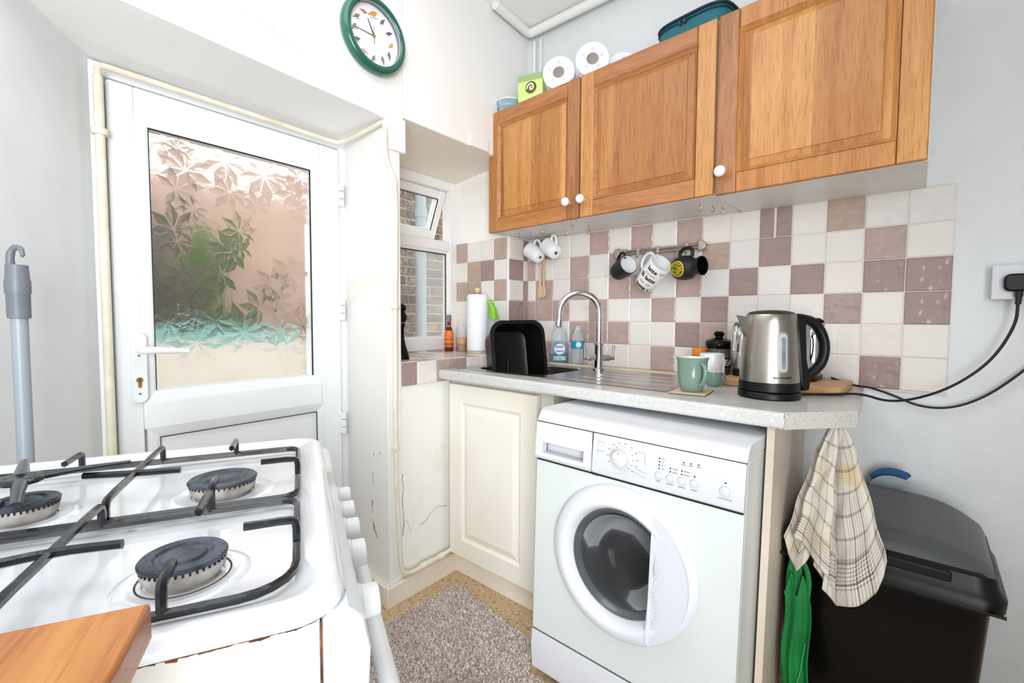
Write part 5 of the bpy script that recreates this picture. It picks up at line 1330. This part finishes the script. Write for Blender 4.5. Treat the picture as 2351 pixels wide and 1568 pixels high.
tag(k.obj('toaster_cable', BLACKM, smooth=60), 'thin black cable sagging from the toaster towards the right edge', 'cable')

# ------------------------------------------------------------------ bin, utensils, towel, bag
bn = thing('kitchen_bin', 'large black plastic bin with a dark grey domed lid by the wall', 'bin', (1.530, -.252, 0), 0)
k = MB()
def br(hx, hy, r_, z): return [Vector((p.x, p.y, z)) for p in rr(-hx, hx, -hy, hy, r_, 0, 6)]
loft(k, [br(.165, .125, .03, 0), br(.175, .135, .035, .02), br(.202, .165, .045, .46), br(.204, .168, .045, .475)])
k.obj('bin_body', BLACKG, bn, smooth=40)
k = MB(); loft(k, [br(.207, .171, .045, .462), br(.224, .184, .05, .464), br(.226, .186, .05, .490), br(.220, .180, .048, .500), br(.213, .174, .045, .512), br(.208, .169, .045, .540), br(.20, .162, .045, .545)])
k.obj('lid_rim', BLACKP, bn, smooth=40)
k = MB()
def dome(u, v):
    x = -.205+.41*u; y = -.158+.322*v
    ed = min(1, 6*u, 6*(1-u)) ; ev = min(1, (v)*5, (1-v)*8)
    zz = .545+.070*(1-abs(2*u-1)**3.2)*(.45+.55*v)*min(1, .25+ev) + .012*v
    if v in (0, 1) or u in (0, 1): zz = .541
    return Vector((x, y, zz))
k.grid(dome, 40, 28); k.obj('lid', GREYL, bn, smooth=60)
k = MB(); k.box(-.12, .13, -.181, -.170, .515, .540); k.obj('lid_catch', BLACKP, bn, bevel=.004)
k = MB(); k.tube([(-.22, -.182, .470), (.22, -.182, .470)], .004, 8); k.obj('rim_ridge', BLACKG, bn)

t_ = thing('plastic_spatulas', 'blue and white plastic spatulas in a pot behind the towel', 'utensils', (1.455, -.037, .42), 0)
k = MB(); k.lathe([(.028, 0), (.031, .15), (.029, .15), (.026, .004)], 28); k.obj('pot', mat('cream_pot', (216, 206, 192), .5), t_, smooth=50)
def blade(name, dz, dy, m_):
    k = MB(); k.tube([(0, dy, .02), (.020, dy, .17), (.035, dy-.01, .19+dz)], .005, 8)
    L = Vector((.092, -.02, .040)); o0 = Vector((.030, dy-.01, .185+dz)); w = Vector((-.014, 0, .028))
    n_ = 10; top = []; bot = []
    for i in range(n_+1):
        t = i/n_; ww = math.sin(math.pi*min(1, .12+t*.86))**.7
        top.append(o0+L*t+w*ww); bot.append(o0+L*t-w*ww*.6)
    vt = [k.bm.verts.new(p) for p in top]; vb = [k.bm.verts.new(p) for p in bot]
    vt2 = [k.bm.verts.new(p+Vector((0, .004, 0))) for p in top]; vb2 = [k.bm.verts.new(p+Vector((0, .004, 0))) for p in bot]
    for i in range(n_):
        k.bm.faces.new((vt[i], vt[i+1], vb[i+1], vb[i])); k.bm.faces.new((vt2[i], vb2[i], vb2[i+1], vt2[i+1]))
        k.bm.faces.new((vt[i], vt2[i], vt2[i+1], vt[i+1])); k.bm.faces.new((vb[i], vb[i+1], vb2[i+1], vb2[i]))
    k.obj(name, m_, t_)
blade('blue_spatula', .010, .004, mat('blue_plastic', (58, 96, 140), .4))
blade('white_spatula', -.010, -.014, mat('pale_plastic', (168, 178, 184), .4))
# the pot stands on a narrow shelf box behind the bin
k = MB(); k.box(1.31, 1.50, -.064, -.002, 0, .42); tag(k.obj('storage_box', BLACKM, bevel=.003), 'narrow black storage box between the end panel and the bin', 'box')

# tea towel
TOW, n, p = nt('checked_towel')
p.inputs['Roughness'].default_value = .95
uvn = N(n, 'ShaderNodeUVMap'); sep = N(n, 'ShaderNodeSeparateXYZ'); n.links.new(uvn.outputs[0], sep.inputs[0])
def stripes(sock, freq, duty, lo=None, hi=None, off=0):
    a = N(n, 'ShaderNodeMath', operation='MULTIPLY_ADD'); a.inputs[1].default_value = freq; a.inputs[2].default_value = off; n.links.new(sock, a.inputs[0])
    f = N(n, 'ShaderNodeMath', operation='FRACT'); n.links.new(a.outputs[0], f.inputs[0])
    l = N(n, 'ShaderNodeMath', operation='LESS_THAN'); l.inputs[1].default_value = duty; n.links.new(f.outputs[0], l.inputs[0]); out = l.outputs[0]
    if lo is not None:
        g = N(n, 'ShaderNodeMath', operation='GREATER_THAN'); g.inputs[1].default_value = lo; n.links.new(sock, g.inputs[0])
        h = N(n, 'ShaderNodeMath', operation='LESS_THAN'); h.inputs[1].default_value = hi; n.links.new(sock, h.inputs[0])
        m1 = N(n, 'ShaderNodeMath', operation='MULTIPLY'); n.links.new(out, m1.inputs[0]); n.links.new(g.outputs[0], m1.inputs[1])
        m2 = N(n, 'ShaderNodeMath', operation='MULTIPLY'); n.links.new(m1.outputs[0], m2.inputs[0]); n.links.new(h.outputs[0], m2.inputs[1]); out = m2.outputs[0]
    return out
def addm(a, b):
    x = N(n, 'ShaderNodeMath', operation='ADD'); n.links.new(a, x.inputs[0]); n.links.new(b, x.inputs[1]); return x.outputs[0]
su = addm(stripes(sep.outputs[0], 9, .14), stripes(sep.outputs[0], 36, .4, .72, .95))
sv = addm(stripes(sep.outputs[1], 8, .13), stripes(sep.outputs[1], 42, .42, .74, .92))
tot = addm(su, sv); mu = N(n, 'ShaderNodeMath', operation='MULTIPLY'); mu.inputs[1].default_value = .38; mu.use_clamp = True; n.links.new(tot, mu.inputs[0])
tn = N(n, 'ShaderNodeTexNoise'); tn.inputs['Scale'].default_value = 9; tcn = N(n, 'ShaderNodeTexCoord'); n.links.new(tcn.outputs['Object'], tn.inputs['Vector'])
cr = N(n, 'ShaderNodeValToRGB'); cr.color_ramp.elements[0].position = .62; cr.color_ramp.elements[1].position = .75
cr.color_ramp.elements[0].color = (*lin((216, 208, 194)), 1); cr.color_ramp.elements[1].color = (*lin((214, 186, 142)), 1); n.links.new(tn.outputs['Fac'], cr.inputs[0])
mx = N(n, 'ShaderNodeMix', data_type='RGBA'); n.links.new(mu.outputs[0], mx.inputs[0]); n.links.new(cr.outputs[0], mx.inputs[6]); mx.inputs[7].default_value = (*lin((92, 76, 84)), 1)
n.links.new(mx.outputs[2], p.inputs['Base Color'])
nb = N(n, 'ShaderNodeTexNoise'); nb.inputs['Scale'].default_value = 380; n.links.new(tcn.outputs['Object'], nb.inputs['Vector'])
bu = N(n, 'ShaderNodeBump'); bu.inputs['Strength'].default_value = .6; bu.inputs['Distance'].default_value = .003; n.links.new(nb.outputs['Fac'], bu.inputs['Height']); n.links.new(bu.outputs[0], p.inputs['Normal'])
def interp(tab, u):
    for (a, va), (b, vb) in zip(tab, tab[1:]):
        if u <= b: return va+(vb-va)*(u-a)/(b-a)
    return tab[-1][1]
tw = thing('tea_towel', 'checked cream and grey tea towel hanging from the worktop end', 'towel', (0, 0, 0))
def towel_sheet(name, xa, xb, hem, ybase, amp, folds, xt0, xt1, uvo, zt=.860, curve=0):
    k = MB(); nu, nv = 44, 60
    def f(u, v):
        zb = interp(hem, u); z = zt+(zb-zt)*v
        sp = v**.85
        x = (xt0+(xt1-xt0)*u)*(1-sp)+(xa+(xb-xa)*u)*sp
        y = ybase+amp*(.25+.75*v)*math.sin(u*folds*math.pi+.6)*(.5+.5*min(1, v*2))+curve*v*u
        return Vector((x+.002*math.sin(v*17+u*5), y+.0015*math.sin(v*23+u*11), z))
    g = k.grid(f, nu, nv)
    uvl = k.bm.loops.layers.uv.new('UVMap')
    idx = {}
    for j, r_ in enumerate(g):
        for i, v in enumerate(r_): idx[v] = (uvo[0]+i/nu*uvo[2], uvo[1]+j/nv*uvo[3])
    for fc in k.bm.faces:
        for l in fc.loops: l[uvl].uv = idx[l.vert]
    o = k.obj(name, TOW, tw, smooth=80, recalc=False)
    s_ = o.modifiers.new('s', 'SOLIDIFY'); s_.thickness = .0025
    return o
towel_sheet('front_fold', 1.352, 1.432, [(0, .545), (.25, .535), (.6, .505), (1, .470)], -.492, .012, 1.6, 1.425, 1.440, (.0, 0, .45, .95))
towel_sheet('right_fold', 1.418, 1.545, [(0, .42), (.25, .388), (.6, .42), (.85, .455), (.96, .50), (1, .535)], -.476, .016, 2.4, 1.430, 1.452, (.4, 0, .62, 1.0))
towel_sheet('left_fold', 1.326, 1.400, [(0, .53), (.2, .475), (.45, .448), (.7, .485), (1, .54)], -.468, .010, 2.2, 1.420, 1.436, (.1, .05, .6, .95))
towel_sheet('back_fold', 1.395, 1.47, [(0, .47), (.3, .44), (.7, .43), (1, .45)], -.458, .008, 2.0, 1.424, 1.440, (.3, 0, .4, .95))
k = MB(); k.tube([(1.436, -.452, .862), (1.436, -.456, .850), (1.436, -.462, .852)], .003, 8); k.obj('hook', NICKEL, tw)

# green bag hanging on the end panel
t_ = thing('green_bag', 'bright green carrier bag hanging beside the end panel in front of the bin', 'bag', (0, 0, 0))
k = MB()
def bag(u, v):
    z = .40+(.02-.40)*v
    x = 1.331+.058*u+(.004*math.sin(v*9))+.012*v*u
    y = -.472+.010*math.sin(u*9+v*2)*(.3+v)-.004*math.sin(u*21)*v
    if v < .12: z -= .030*math.cos(u*4*math.pi)*(1-v/.12) - .01
    return Vector((x, y, z))
k.grid(bag, 40, 40); o = k.obj('bag_front', GREENBAG, t_, smooth=80); s_ = o.modifiers.new('s', 'SOLIDIFY'); s_.thickness = .003
for q, (xa, xb) in enumerate(((1.338, 1.352), (1.362, 1.384))):
    k = MB(); k.tube([(xa, -.462, .375), (xa+.002, -.458, .44), (1.350+.008*q, -.450, .492), (xb+.003, -.458, .44), (xb, -.462, .375)], .0065, 8, flat=.25, smooth=2, upv=(0, 1, 0)); k.obj('bag_handle', GREENBAG, t_, smooth=60)
    k = MB(); k.tube([(xa-.002, -.4655, .38), ((xa+xb)/2, -.4675, .352), (xb+.002, -.4655, .38)], .0009, 6); k.obj('stitching', MINTS, t_)
k = MB(); k.tube([(1.350, -.4725, .06), (1.375, -.4745, .17), (1.385, -.4725, .26)], .0010, 6); k.obj('stitching', MINTS, t_)
k = MB(); k.tube([(1.330, -.43, .495), (1.352, -.448, .488), (1.352, -.455, .496)], .003, 8); k.obj('wall_hook', NICKEL, t_)

# ------------------------------------------------------------------ carpet
cp_poly = [(.158, -.615), (.622, -.673+.0), (.71, -.695), (1.9, -.72), (1.9, -2.6), (.30, -2.6), (.14, -1.32), (.155, -1.01)]
t_ = thing('carpet', 'taupe speckled offcut of carpet on the floor', 'carpet', (0, 0, 0))
cp_poly = [(.165, -.612), (.40, -.648), (.62, -.675), (.70, -.795), (1.31, -.800), (1.9, -.84), (1.9, -2.9), (1.2, -2.45), (.17, -1.76), (.160, -1.00)]
k = MB(); k.prism(cp_poly, 0.0005, .008); k.obj('backing', CARPET, t_)
TU = [mat('pile_%s' % a, c, 1.0) for a, c in (('taupe', (232, 217, 207)), ('dark', (158, 142, 134)), ('light', (250, 242, 234)), ('mid', (210, 193, 183)))]
k = MB(); rs = random.Random(9)
def inside(x, y):
    c = False; P = cp_poly
    for i in range(len(P)):
        (x1, y1), (x2, y2) = P[i], P[i-1]
        if (y1 > y) != (y2 > y) and x < (x2-x1)*(y-y1)/(y2-y1)+x1: c = not c
    return c
cnt = 0
vs = []; fs = []; mi = []
while cnt < 60000:
    x = rs.uniform(.13, 1.25); y = rs.uniform(-1.75, -.61)
    if not inside(x, y): continue
    h = rs.uniform(.004, .009); w = rs.uniform(.0016, .0030); a = rs.uniform(0, 6.28); tx_, ty_ = rs.uniform(-.003, .003), rs.uniform(-.003, .003)
    b = len(vs)
    for q in range(3): vs.append((x+w*math.cos(a+q*2.094), y+w*math.sin(a+q*2.094), .0075))
    vs.append((x+tx_, y+ty_, .0078+h))
    dirt = math.exp(-((x-.62)**2+(y+.98)**2)/.012)
    c = rs.random()
    mm = 1 if c < .22+.35*dirt else (2 if c < .50 else (0 if c < .80 else 3))
    for f in ((0, 1, 3), (1, 2, 3), (2, 0, 3)): fs.append(tuple(b+i for i in f)); mi.append(mm)
    cnt += 1
me = bpy.data.meshes.new('carpet_pile'); me.from_pydata(vs, [], fs)
for m_ in TU: me.materials.append(m_)
me.polygons.foreach_set('material_index', mi); me.update()
o = bpy.data.objects.new('carpet_pile', me); COL.objects.link(o); o.parent = t_; o['kind'] = 'stuff'
k.bm.free()
